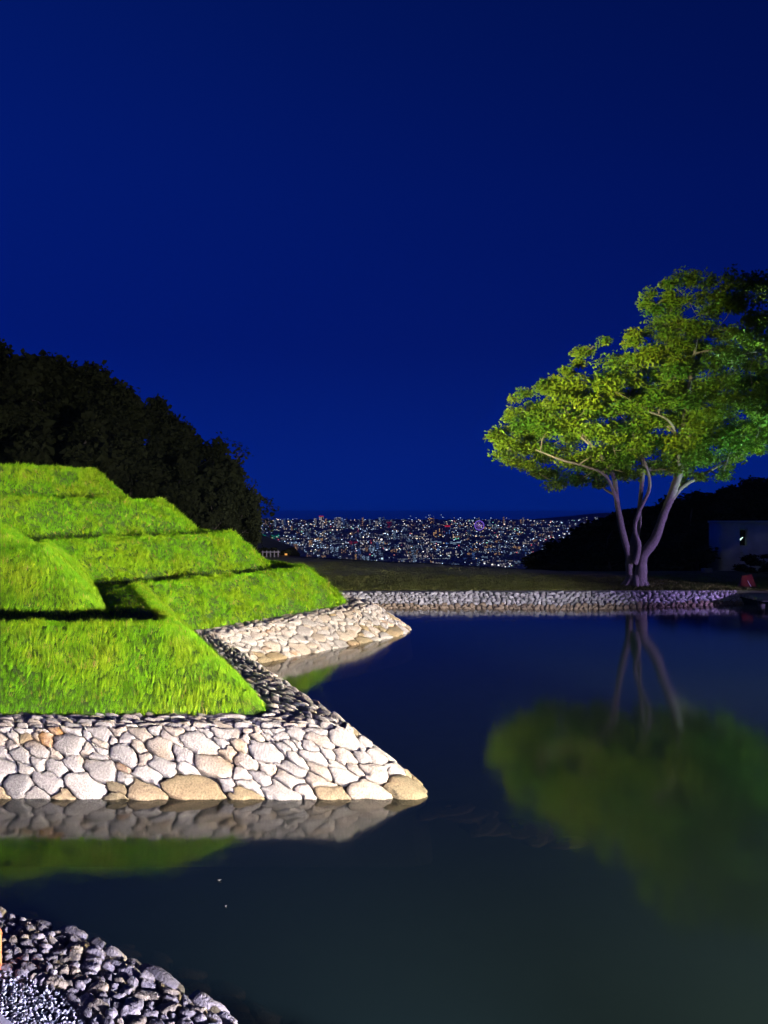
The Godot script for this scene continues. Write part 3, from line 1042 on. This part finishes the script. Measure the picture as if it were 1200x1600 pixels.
	for p in [[1076, 694], [1034, 706], [1052, 688], [1070, 720]]:
		targets.append([elev(p[0], p[1], -1.0), 30.0])
	print("tree clumps ", targets.size())
	targets = targets.filter(func(c): return targets.filter(func(o): return o[0].distance_to(c[0]) < 0.85).size() > 2)
	var ends := []
	for c in targets: ends.append(c[0] - base)
	var heart := elev(1010, 720) - base
	ends.sort_custom(func(p, q): return p.distance_to(heart) < q.distance_to(heart))
	grow(nodes, ends, st, 0.008, 6)
	put("trunk", done(st), M.bark, t)
	var where := []
	var tints := []
	for c in targets:
		var r := R(0.26, 0.46) * (0.62 if c[1] < 16 else 1.0)
		var hue := lump.get_noise_3dv(c[0] * 1.1) * 1.3 + R(-0.3, 0.3)
		for k in int(R(44, 76) * (0.55 if c[1] < 16 else 1.0)):
			var d := Vector3(R(-1, 1), R(-0.75, 0.75), R(-1, 1))
			var p: Vector3 = c[0] - base + d.normalized() * Vector3(1.15, 0.62, 1.15) * r * pow(rng.randf(), 0.55)
			where.append(Transform3D(Basis(Vector3.UP, R(0, TAU)) * Basis(Vector3.RIGHT, R(-0.5, 0.5)) * R(0.75, 1.25), p))
			var y := clampf(0.45 + hue * 0.5 + R(-0.25, 0.25), 0.0, 1.0)
			var g := R(0.75, 1.2)
			tints.append(Color(0.026, 0.088, 0.008).lerp(Color(0.102, 0.142, 0.007), y) * g)
	print("tree sprays ", where.size())
	copies("crown", leaf_spray(9, 0.088, 0.12), M.leaf, where, tints, t)

func build_hills() -> void:
	# wooded hillside at the left, dark wood at the right
	var st := start()
	for part in [[-70.0, -6.4, 0], [11.0, 70.0, 1]]:
		var last := []
		for r in 9:
			var line := []
			for i in 25:
				var x := lerpf(part[0], part[1], i / 24.0)
				var f := r / 8.0
				var h: float
				if part[2] == 0:
					h = clampf((-6.4 - x) * 0.42, 0.0, 9.0) * sin(f * PI * 0.75)
				else:
					h = clampf((x - 11.0) * 0.16, 0.0, 6.0) * sin(f * PI * 0.75)
				line.append(V(x, -0.3 + h + lump.get_noise_2d(x, f * 20.0) * 0.3 - maxf(0.0, f - 0.85) * 30.0, lerpf(33.0 if part[2] == 0 else 28.0, 62.0, f)))
			if r > 0:
				for i in 24:
					quad(st, last[i], line[i], line[i + 1], last[i + 1])
			last = line
	tag(put("hills", done(st), M.hill), "", "", "", "structure")
	var spray := leaf_spray(7, 0.30, 0.28)
	var g := "dark trees on the left hillside"
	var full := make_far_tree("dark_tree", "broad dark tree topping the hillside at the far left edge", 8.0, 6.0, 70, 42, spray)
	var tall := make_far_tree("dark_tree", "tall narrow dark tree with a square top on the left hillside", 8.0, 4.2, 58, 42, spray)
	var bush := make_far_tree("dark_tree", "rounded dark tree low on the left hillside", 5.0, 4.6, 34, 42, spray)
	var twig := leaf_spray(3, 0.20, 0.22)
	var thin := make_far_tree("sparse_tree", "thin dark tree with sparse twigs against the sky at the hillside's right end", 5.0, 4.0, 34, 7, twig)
	# [node, label, x px, top px, distance, natural height, width factor]
	var spots := [
		[full, "", -30, 548, 37.0, 8.0, 1.1], [full, "broad dark tree second from the left edge, below the skyline's highest crown", 62, 566, 36.0, 8.0, 1.0],
		[tall, "", 140, 580, 37.0, 8.0, 1.0], [tall, "narrow dark tree just left of the dip in the hillside skyline", 178, 610, 35.0, 8.0, 0.9],
		[full, "broad dark tree just right of the dip in the hillside skyline", 228, 630, 37.0, 8.0, 0.85], [tall, "narrow dark tree on the falling part of the hillside skyline", 278, 662, 36.0, 8.0, 0.95],
		[bush, "", 318, 696, 35.0, 5.0, 1.0], [bush, "rounded dark tree at the hillside's right end beside the sparse tree", 352, 742, 34.0, 5.0, 0.8],
		[bush, "lowest dark tree at the hillside's right end, beside the city lights", 370, 792, 33.0, 5.0, 0.62],
		[thin, "", 352, 684, 36.5, 5.0, 1.1], [thin, "lower sparse dark tree leaning out beside the city lights", 376, 738, 35.0, 5.0, 0.9],
		[full, "dark tree in front of the hillside's left end, just above the top terrace", 20, 640, 31.0, 8.0, 0.9], [bush, "dark tree just above the middle of the top terrace", 110, 660, 30.5, 5.0, 1.1],
		[tall, "dark tree above the right end of the top terrace", 200, 690, 31.0, 8.0, 1.0], [bush, "dark tree just above the second terrace's right end", 270, 735, 31.5, 5.0, 1.0],
		[bush, "small dark tree above the third terrace's right end", 335, 775, 31.0, 5.0, 0.7],
		[full, "very broad dark tree outside the skyline at the far left", -110, 540, 38.0, 8.0, 1.2],
	]
	var used := {}
	for s in spots:
		var z: float = s[4]
		var x: float = (s[2] - 600.0) * z / 1200.0
		var foot := -0.3 + clampf((-6.4 - x) * 0.3, 0.0, 4.0) * clampf((z - 33.0) / 12.0, 0.0, 1.0)
		var tall_m: float = EYE - (s[3] - 800.0) * z / 1200.0 - foot
		var k: float = tall_m / s[5]
		var size := Vector3(clampf(k, 0.75, 1.3) * s[6] * 0.9, k * R(0.99, 1.06), clampf(k, 0.75, 1.3) * s[6])
		if not used.has(s[0]):
			used[s[0]] = true
			s[0].position = V(x, foot, z)
			s[0].basis = Basis.from_scale(size)
			s[0].set_meta("group", g)
		else:
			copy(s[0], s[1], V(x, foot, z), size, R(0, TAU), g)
	g = "dark shrubs and trees at the right"
	var right := [
		[bush, "lowest dark shrub at the left tip of the right wood", 868, 868, 27.0, 0.62], [bush, "dark shrub second from the left tip of the right wood", 905, 842, 28.0, 0.7],
		[bush, "dark tree in the right wood just left of the tree's stems", 945, 818, 30.0, 0.8], [bush, "dark tree in the right wood straight behind the tree's stems", 990, 800, 33.0, 0.9],
		[full, "dark tree in the right wood just right of the tree's stems", 1035, 792, 36.0, 0.8], [bush, "dark tree rising behind the right stem of the lit tree", 1075, 780, 34.0, 1.0],
		[full, "dark tree above the left corner of the concrete building", 1115, 770, 36.0, 0.8], [tall, "dark tree rising behind the concrete building's lit window", 1150, 762, 37.0, 1.0],
		[full, "highest dark tree of the right wood, above the concrete building", 1190, 748, 37.0, 0.9], [full, "dark tree beyond the right end of the wood", 1250, 738, 38.0, 0.9],
		[bush, "dark low shrub along the lawn left of the concrete building", 1085, 845, 27.5, 0.8], [bush, "dark low shrub along the lawn behind the tree's foot", 1020, 838, 28.0, 0.8], [bush, "dark low shrub along the lawn left of the tree's foot", 955, 852, 27.0, 0.7],
		[bush, "dark shrub in front of the concrete building at the right edge", 1190, 868, 24.0, 0.5],
	]
	for s in right:
		var z: float = s[4]
		var x: float = (s[2] - 600.0) * z / 1200.0
		var foot := 0.1 if z < 26 else -0.6
		var tall_m: float = EYE - (s[3] - 800.0) * z / 1200.0 - foot
		var k: float = tall_m / (5.0 if s[0] == bush else 8.0)
		var wide: float = s[5] * (1.0 if z > 26 else 0.7)
		copy(s[0], s[1], V(x, foot, z), Vector3(wide, k, wide), R(0, TAU), g)
	copy(bush, "dark bush beyond the mound's right end, before the city lights", V(-5.0, 0.0, 33.5), Vector3(0.36, 0.125, 0.36), 1.0, "")

func build_small_things() -> void:
	# low concrete building with a narrow lit window
	var at := V(13.0, 0.0, 26.5)
	var b := thing("concrete_building", "low plain concrete building with a narrow window at the right edge", "building", at)
	var st := start()
	var left := -1.45
	var top := 1.82
	# the front is butted round the window opening
	box(st, Vector3(left, -0.2, -0.0), Vector3(-0.86, top, 0.3))
	box(st, Vector3(-0.86, -0.2, 0.0), Vector3(-0.58, 1.05, 0.3))
	box(st, Vector3(-0.86, 1.58, 0.0), Vector3(-0.58, top, 0.3))
	box(st, Vector3(-0.58, -0.2, 0.0), Vector3(4.0, top, 0.3))
	box(st, Vector3(left, -0.2, -0.8), Vector3(left + 0.25, top, 0.0))
	box(st, Vector3(left + 0.25, -0.2, -0.8), Vector3(4.0, top, -0.55))
	put("wall", flat_done(st), M.concrete, b)
	st = start()
	box(st, Vector3(left - 0.03, top, -0.83), Vector3(4.0, top + 0.07, 0.34))
	put("roof", flat_done(st), M.concrete, b)
	st = start()
	box(st, Vector3(-0.86, 1.05, 0.05), Vector3(-0.58, 1.58, 0.07))
	var pane := mat(Color(0.02, 0.03, 0.05), 0.1)
	var win := put("window", flat_done(st), pane, b)
	st = start()
	tube(st, [Vector3(-0.76, 1.24, 0.09), Vector3(-0.66, 1.33, 0.09)], [0.03, 0.012], 7)
	put("lamp_glass", done(st), emitter(Color(0.85, 1.0, 0.95), 1.4), win)
	var lamp := thing("garden_lamp", "tiny white lamp above the dark shrub before the concrete building", "lamp", V(11.65, 0.3, 24.4))
	st = start()
	tube(st, [Vector3(0, -0.3, 0), Vector3(0, 0.36, 0)], [0.015, 0.015], 6)
	put("post", done(st), M.metal, lamp)
	st = start()
	box(st, Vector3(-0.06, 0.36, -0.03), Vector3(0.05, 0.40, 0.03))
	put("lamp_glass", flat_done(st), emitter(Color(0.9, 0.95, 1.0), 0.9), lamp)
	bulb(lamp, Vector3(0, 0.38, 0), 0.035, Color(0.95, 0.97, 0.92))
	# stone block by the wood
	st = start()
	box(st, Vector3(-0.12, 0, -0.15), Vector3(0.12, 0.17, 0.15))
	tag(put("stone_block", flat_done(st), M.slab, self, V(10.0, 0.28, 23.8)), "low grey stone block on the lawn left of the concrete building", "block")
	# red barrier with a thin white line
	var r := thing("red_barrier", "small dark red tapered barrier with a thin white line beside the deck", "barrier", V(9.27, 0.27, 19.6))
	st = start()
	var lo := [Vector3(-0.22, 0, 0.1), Vector3(-0.22, 0, -0.1), Vector3(0.2, 0, -0.1), Vector3(0.2, 0, 0.1)]
	var hi := [Vector3(-0.14, 0.3, 0.03), Vector3(-0.14, 0.3, -0.03), Vector3(0.1, 0.34, -0.03), Vector3(0.1, 0.34, 0.03)]
	for k in 4:
		var m := (k + 1) % 4
		quad(st, lo[k], lo[m], hi[m], hi[k])
	quad(st, hi[0], hi[1], hi[2], hi[3])
	put("board", flat_done(st), mat(lin(0.16, 0.014, 0.012), 0.7), r)
	st = start()
	tube(st, [Vector3(-0.03, 0.19, 0.075), Vector3(0.05, 0.03, 0.105)], [0.007, 0.007], 5)
	put("stripe", done(st), mat(lin(0.7, 0.7, 0.72), 0.6), r)
	# deck over the water
	var d := thing("deck", "low dark deck over the water at the right end of the far bank", "deck", V(9.6, 0.0, 18.2))
	for k in 9:
		st = start()
		box(st, Vector3(-1.0, 0.16, 0.6 - k * 0.17), Vector3(4.5, 0.23, 0.6 - k * 0.17 + 0.16))
		put("plank", flat_done(st), M.slab, d)
	for k in 3:
		st = start()
		box(st, Vector3(-0.85 + k * 1.6, -0.6, 0.2), Vector3(-0.73 + k * 1.6, 0.157, 0.32))
		put("leg", flat_done(st), M.metal, d)
	# fence beyond the mound
	var f := thing("post_fence", "short fence of pale posts beyond the mound's right end", "fence", V(-4.75, 0.25, 32.0))
	for k in 5:
		st = start()
		tube(st, [Vector3(-0.30 + k * 0.16, -0.1, 0), Vector3(-0.30 + k * 0.16, 0.34, 0)], [0.025, 0.025], 6)
		put("post", done(st), M.slab, f)
	st = start()
	box(st, Vector3(-0.36, 0.26, -0.05), Vector3(0.42, 0.30, -0.028))
	put("rail", flat_done(st), M.slab, f)
	var amber := thing("path_lamp", "small amber path lamp beside the bush beyond the mound", "lamp", V(-4.25, 0.25, 33.3))
	st = start()
	tube(st, [Vector3(0, -0.2, 0), Vector3(0, 0.08, 0)], [0.02, 0.02], 6)
	put("post", done(st), M.metal, amber)
	st = start()
	box(st, Vector3(-0.05, 0.08, -0.04), Vector3(0.05, 0.15, 0.04))
	put("lamp_glass", flat_done(st), emitter(Color(1.0, 0.72, 0.35), 0.9), amber)
	bulb(amber, Vector3(0, 0.115, 0), 0.02, Color(1.0, 0.72, 0.35))

# ------------------------------------------------------------------ the city on the plain
const PLAIN := -130.0

func spread(py: float) -> float:   # how far off the plain a light stands that is seen so far below the horizon
	return 1200.0 * (EYE - PLAIN) / (py - 800.0)

func lights_mesh(cols: int, rows: int, chance: float, strip: bool) -> ArrayMesh:
	# windows of a box one metre wide, deep and high that stands on its base, on the two sides that face the viewer
	var st := start()
	for side in 2:
		for r in rows:
			for c in cols:
				if rng.randf() > chance: continue
				var x0 := -0.5 + (c + (0.04 if strip else 0.2)) / cols
				var x1 := -0.5 + (c + (0.96 if strip else 0.8)) / cols
				var y0 := (r + 0.25) / rows
				var y1 := (r + 0.75) / rows
				if side == 0:
					box(st, Vector3(x0, y0, 0.5), Vector3(x1, y1, 0.515))
				else:
					box(st, Vector3(0.5, y0, x0), Vector3(0.515, y1, x1))
	box(st, Vector3(-0.3, 0.05, 0.5), Vector3(-0.1, 0.12, 0.515))
	return flat_done(st)

func build_city() -> void:
	var cube := start()
	box(cube, Vector3(-0.5, 0, -0.5), Vector3(0.5, 1, 0.5))
	var body := flat_done(cube)
	var shades := {"cool white": [Color(0.72, 0.86, 1.0), 0.75], "white": [Color(1.0, 0.97, 0.95), 0.75], "amber": [Color(1.0, 0.78, 0.52), 0.9], "bluish": [Color(0.45, 0.65, 1.0), 0.5], "red": [Color(1.0, 0.2, 0.3), 0.4], "teal green": [Color(0.1, 0.8, 0.62), 0.4], "violet": [Color(0.55, 0.42, 1.0), 0.8]}
	var mats := {}
	for k in shades: mats[k] = emitter(shades[k][0], shades[k][1])
	var patterns := {}
	for k in 4: patterns["tower%d" % k] = lights_mesh(4, 9, [0.26, 0.36, 0.18, 0.5][k], false)
	for k in 4: patterns["slab%d" % k] = lights_mesh(9, 5, [0.2, 0.3, 0.14, 0.45][k], k == 3)
	for k in 4: patterns["block%d" % k] = lights_mesh(5, 4, [0.24, 0.36, 0.16, 0.3][k], k > 1)
	var protos := {}
	var landmarks := [
		# name, x, foot, width, height in sight, pattern, colour, label, category
		["twin_tower", 502, 826, 6, 20, "tower3", "white", "tall tower with a red lit top, left one of the two on the skyline", "tower"],
		["twin_tower", 529, 826, 6, 18, "tower1", "white", "tall pale lit tower, right one of the two on the skyline", "tower"],
		["tower_block", 608, 824, 7, 9, "block1", "red", "squat block with red lights on the skyline", "building"],
		["tower_block", 588, 822, 4, 8, "tower3", "white", "narrow pale lit block left of the red lit block on the skyline", "building"],
		["hotel_block", 673, 818, 9, 9, "block1", "amber", "amber lit block standing on the skyline above the dark tower", "building"],
		["dark_tower", 699, 851, 8, 30, "tower2", "bluish", "tall dark tower with a red band round its top", "tower"],
		["apartment_slab", 683, 840, 16, 15, "slab1", "amber", "amber lit apartment slab beside the dark tower", "building"],
		["pavilion", 760, 828, 12, 5, "slab3", "amber", "low bright cream pavilion right of the violet big wheel", "building"],
		["hall", 693, 850, 52, 5, "slab3", "cool white", "long low hall with a row of white lights", "hall"],
		["office_block", 667, 850, 12, 9, "block1", "white", "white lit block at the left end of the long low hall", "building"],
		["shop", 551, 850, 14, 5, "slab3", "red", "wide shop building with red lights", "shop"],
		["shop", 581, 849, 5, 6, "block3", "red", "small shop building glowing red, right of the wide red shop", "shop"],
		["stadium", 418, 842, 34, 8, "slab3", "teal green", "wide hall glowing teal green left of the towers", "hall"],
		["apartment_slab", 485, 854, 5, 10, "tower3", "amber", "narrow amber lit slab below the left tower", "building"],
		["apartment_slab", 522, 862, 12, 9, "slab3", "cool white", "bright white apartment slab below the right tower", "building"],
		["apartment_slab", 706, 868, 26, 8, "slab1", "white", "long white lit apartment slab just above the lawn", "building"],
		["chimney_tower", 771, 884, 5, 13, "tower0", "white", "pale narrow tower just above the lawn, right of the middle", "tower"],
		["warehouse", 856, 868, 20, 5, "slab3", "cool white", "long bright white warehouse just left of the dark wood", "warehouse"],
		["warehouse", 830, 867, 7, 4, "block3", "cool white", "small bright white warehouse left of the long one", "warehouse"],
		["apartment_slab", 536, 866, 8, 8, "block0", "amber", "amber lit block just above the lawn, right of the bright white slab", "building"],
	]
	var marks := [["the violet big wheel", Vector2(749, 821)], ["the two skyline towers", Vector2(515, 815)], ["the dark red-topped tower", Vector2(699, 835)], ["the red shops", Vector2(565, 847)], ["the teal green hall", Vector2(418, 839)], ["the long white warehouse", Vector2(856, 866)], ["the pale tower above the lawn", Vector2(771, 878)], ["the long low hall", Vector2(680, 849)], ["the bright white slab", Vector2(522, 858)], ["the red-lit skyline block", Vector2(608, 818)], ["the cream pavilion", Vector2(800, 828)]]
	for l in landmarks:
		var z := spread(l[2])
		var k := z / 1200.0
		var o := thing(l[0], l[7], l[8], V((l[1] - 600.0) * k, PLAIN, z))
		o.basis = Basis(Vector3.UP, R(-0.12, 0.12)) * Basis.from_scale(Vector3(l[3] * k, l[4] * k, minf(l[3], 14.0) * k))
		put("wall", body, M.facade, o)
		put("lit_windows", patterns[l[5]], mats[l[6]], o)
		if l[0] == "dark_tower" or (l[0] == "twin_tower" and l[1] == 502):
			var st := start()
			box(st, Vector3(-0.52, 0.93, -0.52), Vector3(0.52, 1.0, 0.52))
			put("red_band", flat_done(st), mats["red"], o)
	# the big wheel
	var zw := spread(830.0)
	var kw := zw / 1200.0
	var wheel := thing("big_wheel", "big wheel glowing violet on the far plain", "big wheel", V((749 - 600) * kw, PLAIN, zw))
	var st2 := start()
	var hub := Vector3(0, 9.0 * kw, 0)
	var rim := []
	for i in 33:
		rim.append(hub + Vector3(cos(TAU * i / 32.0), sin(TAU * i / 32.0), 0) * 7.2 * kw)
	var rr := []
	for i in 33: rr.append(0.6 * kw)
	tube(st2, rim, rr, 5)
	put("rim", done(st2), mats["violet"], wheel)
	for i in 12:
		st2 = start()
		tube(st2, [hub, rim[int(i * 32 / 12)]], [0.2 * kw, 0.2 * kw], 4)
		put("spoke", done(st2), emitter(Color(0.7, 0.5, 1.0), 0.7), wheel)
	st2 = start()
	tube(st2, [hub - Vector3(0, 0, 1.0 * kw), hub + Vector3(0, 0, 1.0 * kw)], [1.6 * kw, 1.6 * kw], 10)
	put("hub", done(st2), emitter(Color(1.0, 0.85, 1.0), 1.3), wheel)
	for s in [-1, 1]:
		st2 = start()
		tube(st2, [hub, Vector3(s * 4.0 * kw, 0, 0)], [0.5 * kw, 0.6 * kw], 5)
		put("leg", done(st2), M.facade, wheel)
	# individual buildings, as many as can be picked out
	var seen_labels := {}
	var made := 0
	var tries := 0
	var placed := []
	var kinds := ["tower", "slab", "block"]
	while made < 280 and tries < 9000:
		tries += 1
		var py := 818.0 + 68.0 * pow(rng.randf(), 0.8)
		var px := R(398, 900)
		if py > 870 and rng.randf() < 0.55: continue
		if px > 810 and py > 835.0 + (900 - px) * 0.5: continue
		if px < 470 and py > 868: continue
		var kind: String = kinds[[0, 1, 1, 2, 2][rng.randi() % 5]]
		var on_skyline := made >= 250
		if on_skyline:
			kind = "tower"
			py = R(818, 822)
			px = [R(405, 445), R(475, 545), R(560, 625), R(640, 700), R(735, 850)][rng.randi() % 5]
		var w := R(3.0, 5.0) if kind == "tower" else R(7, 14) if kind == "slab" else R(4, 8)
		var h := R(7, 12) if kind == "tower" else R(3.5, 7.0)
		var f := clampf(0.55 + (py - 815.0) / 80.0, 0.55, 1.2)
		w *= f * 0.85; h *= f * 0.9
		if on_skyline:
			w = R(1.8, 3.6)
			h = R(6.0, 12.5)
		elif py < 824: h = minf(h, 5.0)
		var ok := true
		for o in placed:
			if absf(o.x - px) < 0.5 * (w + o.z) and absf(o.y - py) < 5.0:
				ok = false
				break
		for l in landmarks:
			if absf(l[1] - px) < 0.5 * (w + l[3]) + 1.0 and py > l[2] - l[4] and py - h < l[2] + 2: ok = false
		if not ok: continue
		placed.append(Vector3(px, py, w))
		var r := rng.randf()
		var colour := "cool white" if r < 0.42 else "white" if r < 0.68 else "bluish" if r < 0.83 else "amber"
		if (px > 660 and px < 720 or px > 770 and px < 850) and py < 840 and rng.randf() < 0.5: colour = "amber"
		var best := 1e9
		var mark := ""
		var off := Vector2()
		for m in marks:
			var d: Vector2 = Vector2(px, py - h * 0.5) - m[1]
			if Vector2(d.x, d.y * 1.5).length() < best:
				best = Vector2(d.x, d.y * 1.5).length()
				mark = m[0]
				off = d
		var where := "left of" if off.x < -absf(off.y) * 1.2 else "right of" if off.x > absf(off.y) * 1.2 else "below" if off.y > 0 else "above"
		var kind_name: String = {"tower": "thin tower breaking the skyline" if on_skyline else "narrow tower block", "slab": "wide apartment slab", "block": "small block"}[kind]
		var label := "%s with %s windows %s %s" % [kind_name, colour, where, mark]
		seen_labels[label] = seen_labels.get(label, 0) + 1
		if seen_labels[label] > 1:
			label = "%s %s" % [["second", "third", "fourth", "fifth", "sixth", "seventh", "eighth", "ninth"][mini(seen_labels[label] - 2, 7)], label]
		var z := spread(py)
		var k := z / 1200.0
		var key := kind + str(rng.randi() % 4) + "|" + colour
		var o: Node3D
		if protos.has(key):
			o = protos[key].duplicate()
			o.name = numbered("city_building")
			add_child(o)
		else:
			o = thing("city_building", "", "building")
			put("wall", body, M.facade, o)
			tag(put("lit_windows", patterns[key.get_slice("|", 0)], mats[colour], o), "", "", "", "stuff")
			protos[key] = o
		tag(o, label, "building", "lit buildings of the city")
		o.position = V((px - 600.0) * k, PLAIN, z)
		o.basis = Basis(Vector3.UP, R(-0.35, 0.25)) * Basis.from_scale(Vector3(w * k, h * k, minf(w, 6.0) * k))
		made += 1
	print("city buildings ", made)
	# the rest of the city: dark blocks nobody could count, and the lights among them
	var where := []
	var tints := []
	for i in 5200:
		var py := 813.0 + 78.0 * pow(rng.randf(), 1.1)
		var z := spread(py) * R(0.97, 1.03)
		var px := R(330, 1000)
		var k := z / 1200.0
		where.append(Transform3D(Basis(Vector3.UP, R(-0.5, 0.5)) * Basis.from_scale(Vector3(R(2.5, 7) * k, R(1.0, 3.0) * k, R(2, 4) * k)), V((px - 600.0) * k, PLAIN, z)))
		var g := R(0.5, 1.3)
		tints.append(Color(0.26, 0.26, 0.27) * g)
	var dark := mat(Color.WHITE, 0.85, true)
	tag(copies("city_blocks", body, dark, where, tints), "countless dark low blocks of the city on the plain", "city")
	where = []
	tints = []
	var tries2 := 0
	while where.size() < 5600 and tries2 < 120000:
		tries2 += 1
		var py := 811.0 + 80.0 * pow(rng.randf(), 1.15)
		var px := R(350, 985)
		var z := spread(py) * R(0.985, 1.015)
		var k := z / 1200.0
		var x := (px - 600.0) * k
		var d := lump.get_noise_2d(px * 0.03, py * 0.5) * 2.0 + 0.5 * grit.get_noise_2d(px * 0.10, py * 0.6)
		if d < R(-0.3, 0.5): continue
		if py > 868 and rng.randf() < 0.6: continue
		if py < 817.0 and lump.get_noise_1d(px * 0.5) * 6.0 + R(-2.5, 2.5) > py - 813.5: continue
		var e := pow(rng.randf(), 2.2)
		var s := lerpf(0.4, 1.0, e) * k
		var c := Color(0.55, 0.74, 1.0)
		var r := rng.randf()
		var warm := 0.32 if (px > 640 and px < 860 and py < 842) else 0.16
		if r < warm: c = Color(1.0, 0.76, 0.50)
		elif r < warm + 0.18: c = Color(1.0, 0.93, 0.82)
		elif r < warm + 0.225: c = Color(0.35, 1.0, 0.75)
		elif r < warm + 0.245: c = Color(1.0, 0.12, 0.15)
		var g := lerpf(0.08, 3.8, pow(e, 1.8)) * R(0.5, 1.0)
		where.append(Transform3D(Basis.from_scale(Vector3(s * R(0.8, 1.8), s * R(0.6, 1.0), s)), V(x, PLAIN + R(1.0, 3.2) * k, z)))
		tints.append(c * g)
	# street lamps in rows along the main roads
	for row in 22:
		var py := 822.0 + 60.0 * rng.randf()
		var from := R(400, 800)
		var run := R(30, 110)
		var gap := R(2.2, 4.5)
		var tone: Color = [Color(0.75, 0.88, 1.0), Color(1.0, 0.82, 0.6), Color(0.6, 0.8, 1.0)][row % 3] * R(0.3, 0.9)
		var px := from
		while px < from + run:
			var y := py + (px - from) * R(0.012, 0.016) * (1 if row % 2 else -1)
			if not (px > 810 and y > 832.0 + (900 - px) * 0.5):
				var z := spread(y)
				var k := z / 1200.0
				where.append(Transform3D(Basis.from_scale(Vector3(0.8, 0.6, 0.8) * k), V((px - 600.0) * k, PLAIN + 1.2 * k, z)))
				tints.append(tone * R(0.6, 1.2))
			px += gap * R(0.8, 1.2)
	# a few single strong lamps, and the lights strung along the far hillside
	for f in [[596, 846, 2.6, Color(1, 0.95, 0.9) * 2.2], [604, 862, 2.3, Color(0.95, 0.97, 1) * 2.0], [712, 845, 1.8, Color(0.2, 1.0, 0.6) * 0.9], [716, 844, 1.6, Color(0.2, 1.0, 0.6) * 0.8], [743, 862, 1.8, Color(0.8, 1.0, 0.25) * 0.9], [717, 855, 1.8, Color(1, 0.15, 0.2) * 0.9], [718, 868, 2.0, Color(1, 0.15, 0.2) * 0.8], [757, 883, 2.0, Color(0.95, 0.97, 1) * 1.6], [769, 885, 2.0, Color(1, 0.95, 0.85) * 1.5], [779, 886, 2.2, Color(0.95, 0.97, 1) * 1.6], [797, 884, 2.0, Color(0.9, 0.95, 1) * 1.2], [788, 822, 2.0, Color(1, 0.75, 0.6) * 1.6], [668, 872, 1.6, Color(1, 0.8, 0.9) * 1.0], [578, 869, 1.8, Color(1, 0.25, 0.3) * 0.8], [616, 870, 1.8, Color(1, 0.35, 0.3) * 0.9], [597, 876, 3.2, Color(0.6, 0.85, 1) * 1.1], [562, 877, 3.0, Color(0.7, 0.9, 1) * 0.9], [882, 837, 1.8, Color(1, 0.95, 0.9) * 1.5], [556, 860, 1.5, Color(1, 1, 1) * 1.2]]:
		var z := spread(f[1])
		var k := z / 1200.0
		where.append(Transform3D(Basis.from_scale(Vector3(f[2], f[2] * 0.8, f[2]) * k), V((f[0] - 600.0) * k, PLAIN + 2.0 * k, z)))
		tints.append(f[3])
	for i in 46:
		var px := R(905, 1035) if i < 36 else R(640, 690)
		var py := 811.0 - 2.0 * sin((px - 905.0) / 40.0) + R(-2.0, 2.0) if i < 36 else 806.0 + R(-2, 4)
		var z := 10500.0
		var k := z / 1200.0
		where.append(Transform3D(Basis.from_scale(Vector3(R(0.7, 1.5), 0.7, 0.7) * k), V((px - 600.0) * k, EYE - (py - 800.0) * k, z)))
		tints.append(Color(0.7, 0.85, 1.0) * R(0.2, 1.1))
	tag(copies("city_lights", body, M.glow, where, tints), "countless tiny street and window lights across the city", "lights")
	# far ridge that carries the strung lights
	var st := start()
	var last := []
	for r in 3:
		var line := []
		for i in 41:
			var px := 560.0 + i * 20.0
			var k := 10560.0 / 1200.0
			var rise := maxf(-14.0, (1.0 - absf(px - 980.0) / 90.0) * 9.0 + lump.get_noise_1d(px * 0.2) * 2.0)
			line.append(V((px - 600.0) * k, [PLAIN - 20.0, EYE + (-10.0 + rise) * k * 0.9, PLAIN - 40.0][r], 10560.0 + [0, 900, 2600][r]))
		if r > 0:
			for i in 40: quad(st, last[i], line[i], line[i + 1], last[i + 1])
		last = line
	tag(put("far_hills", done(st), M.hill), "", "", "", "structure")
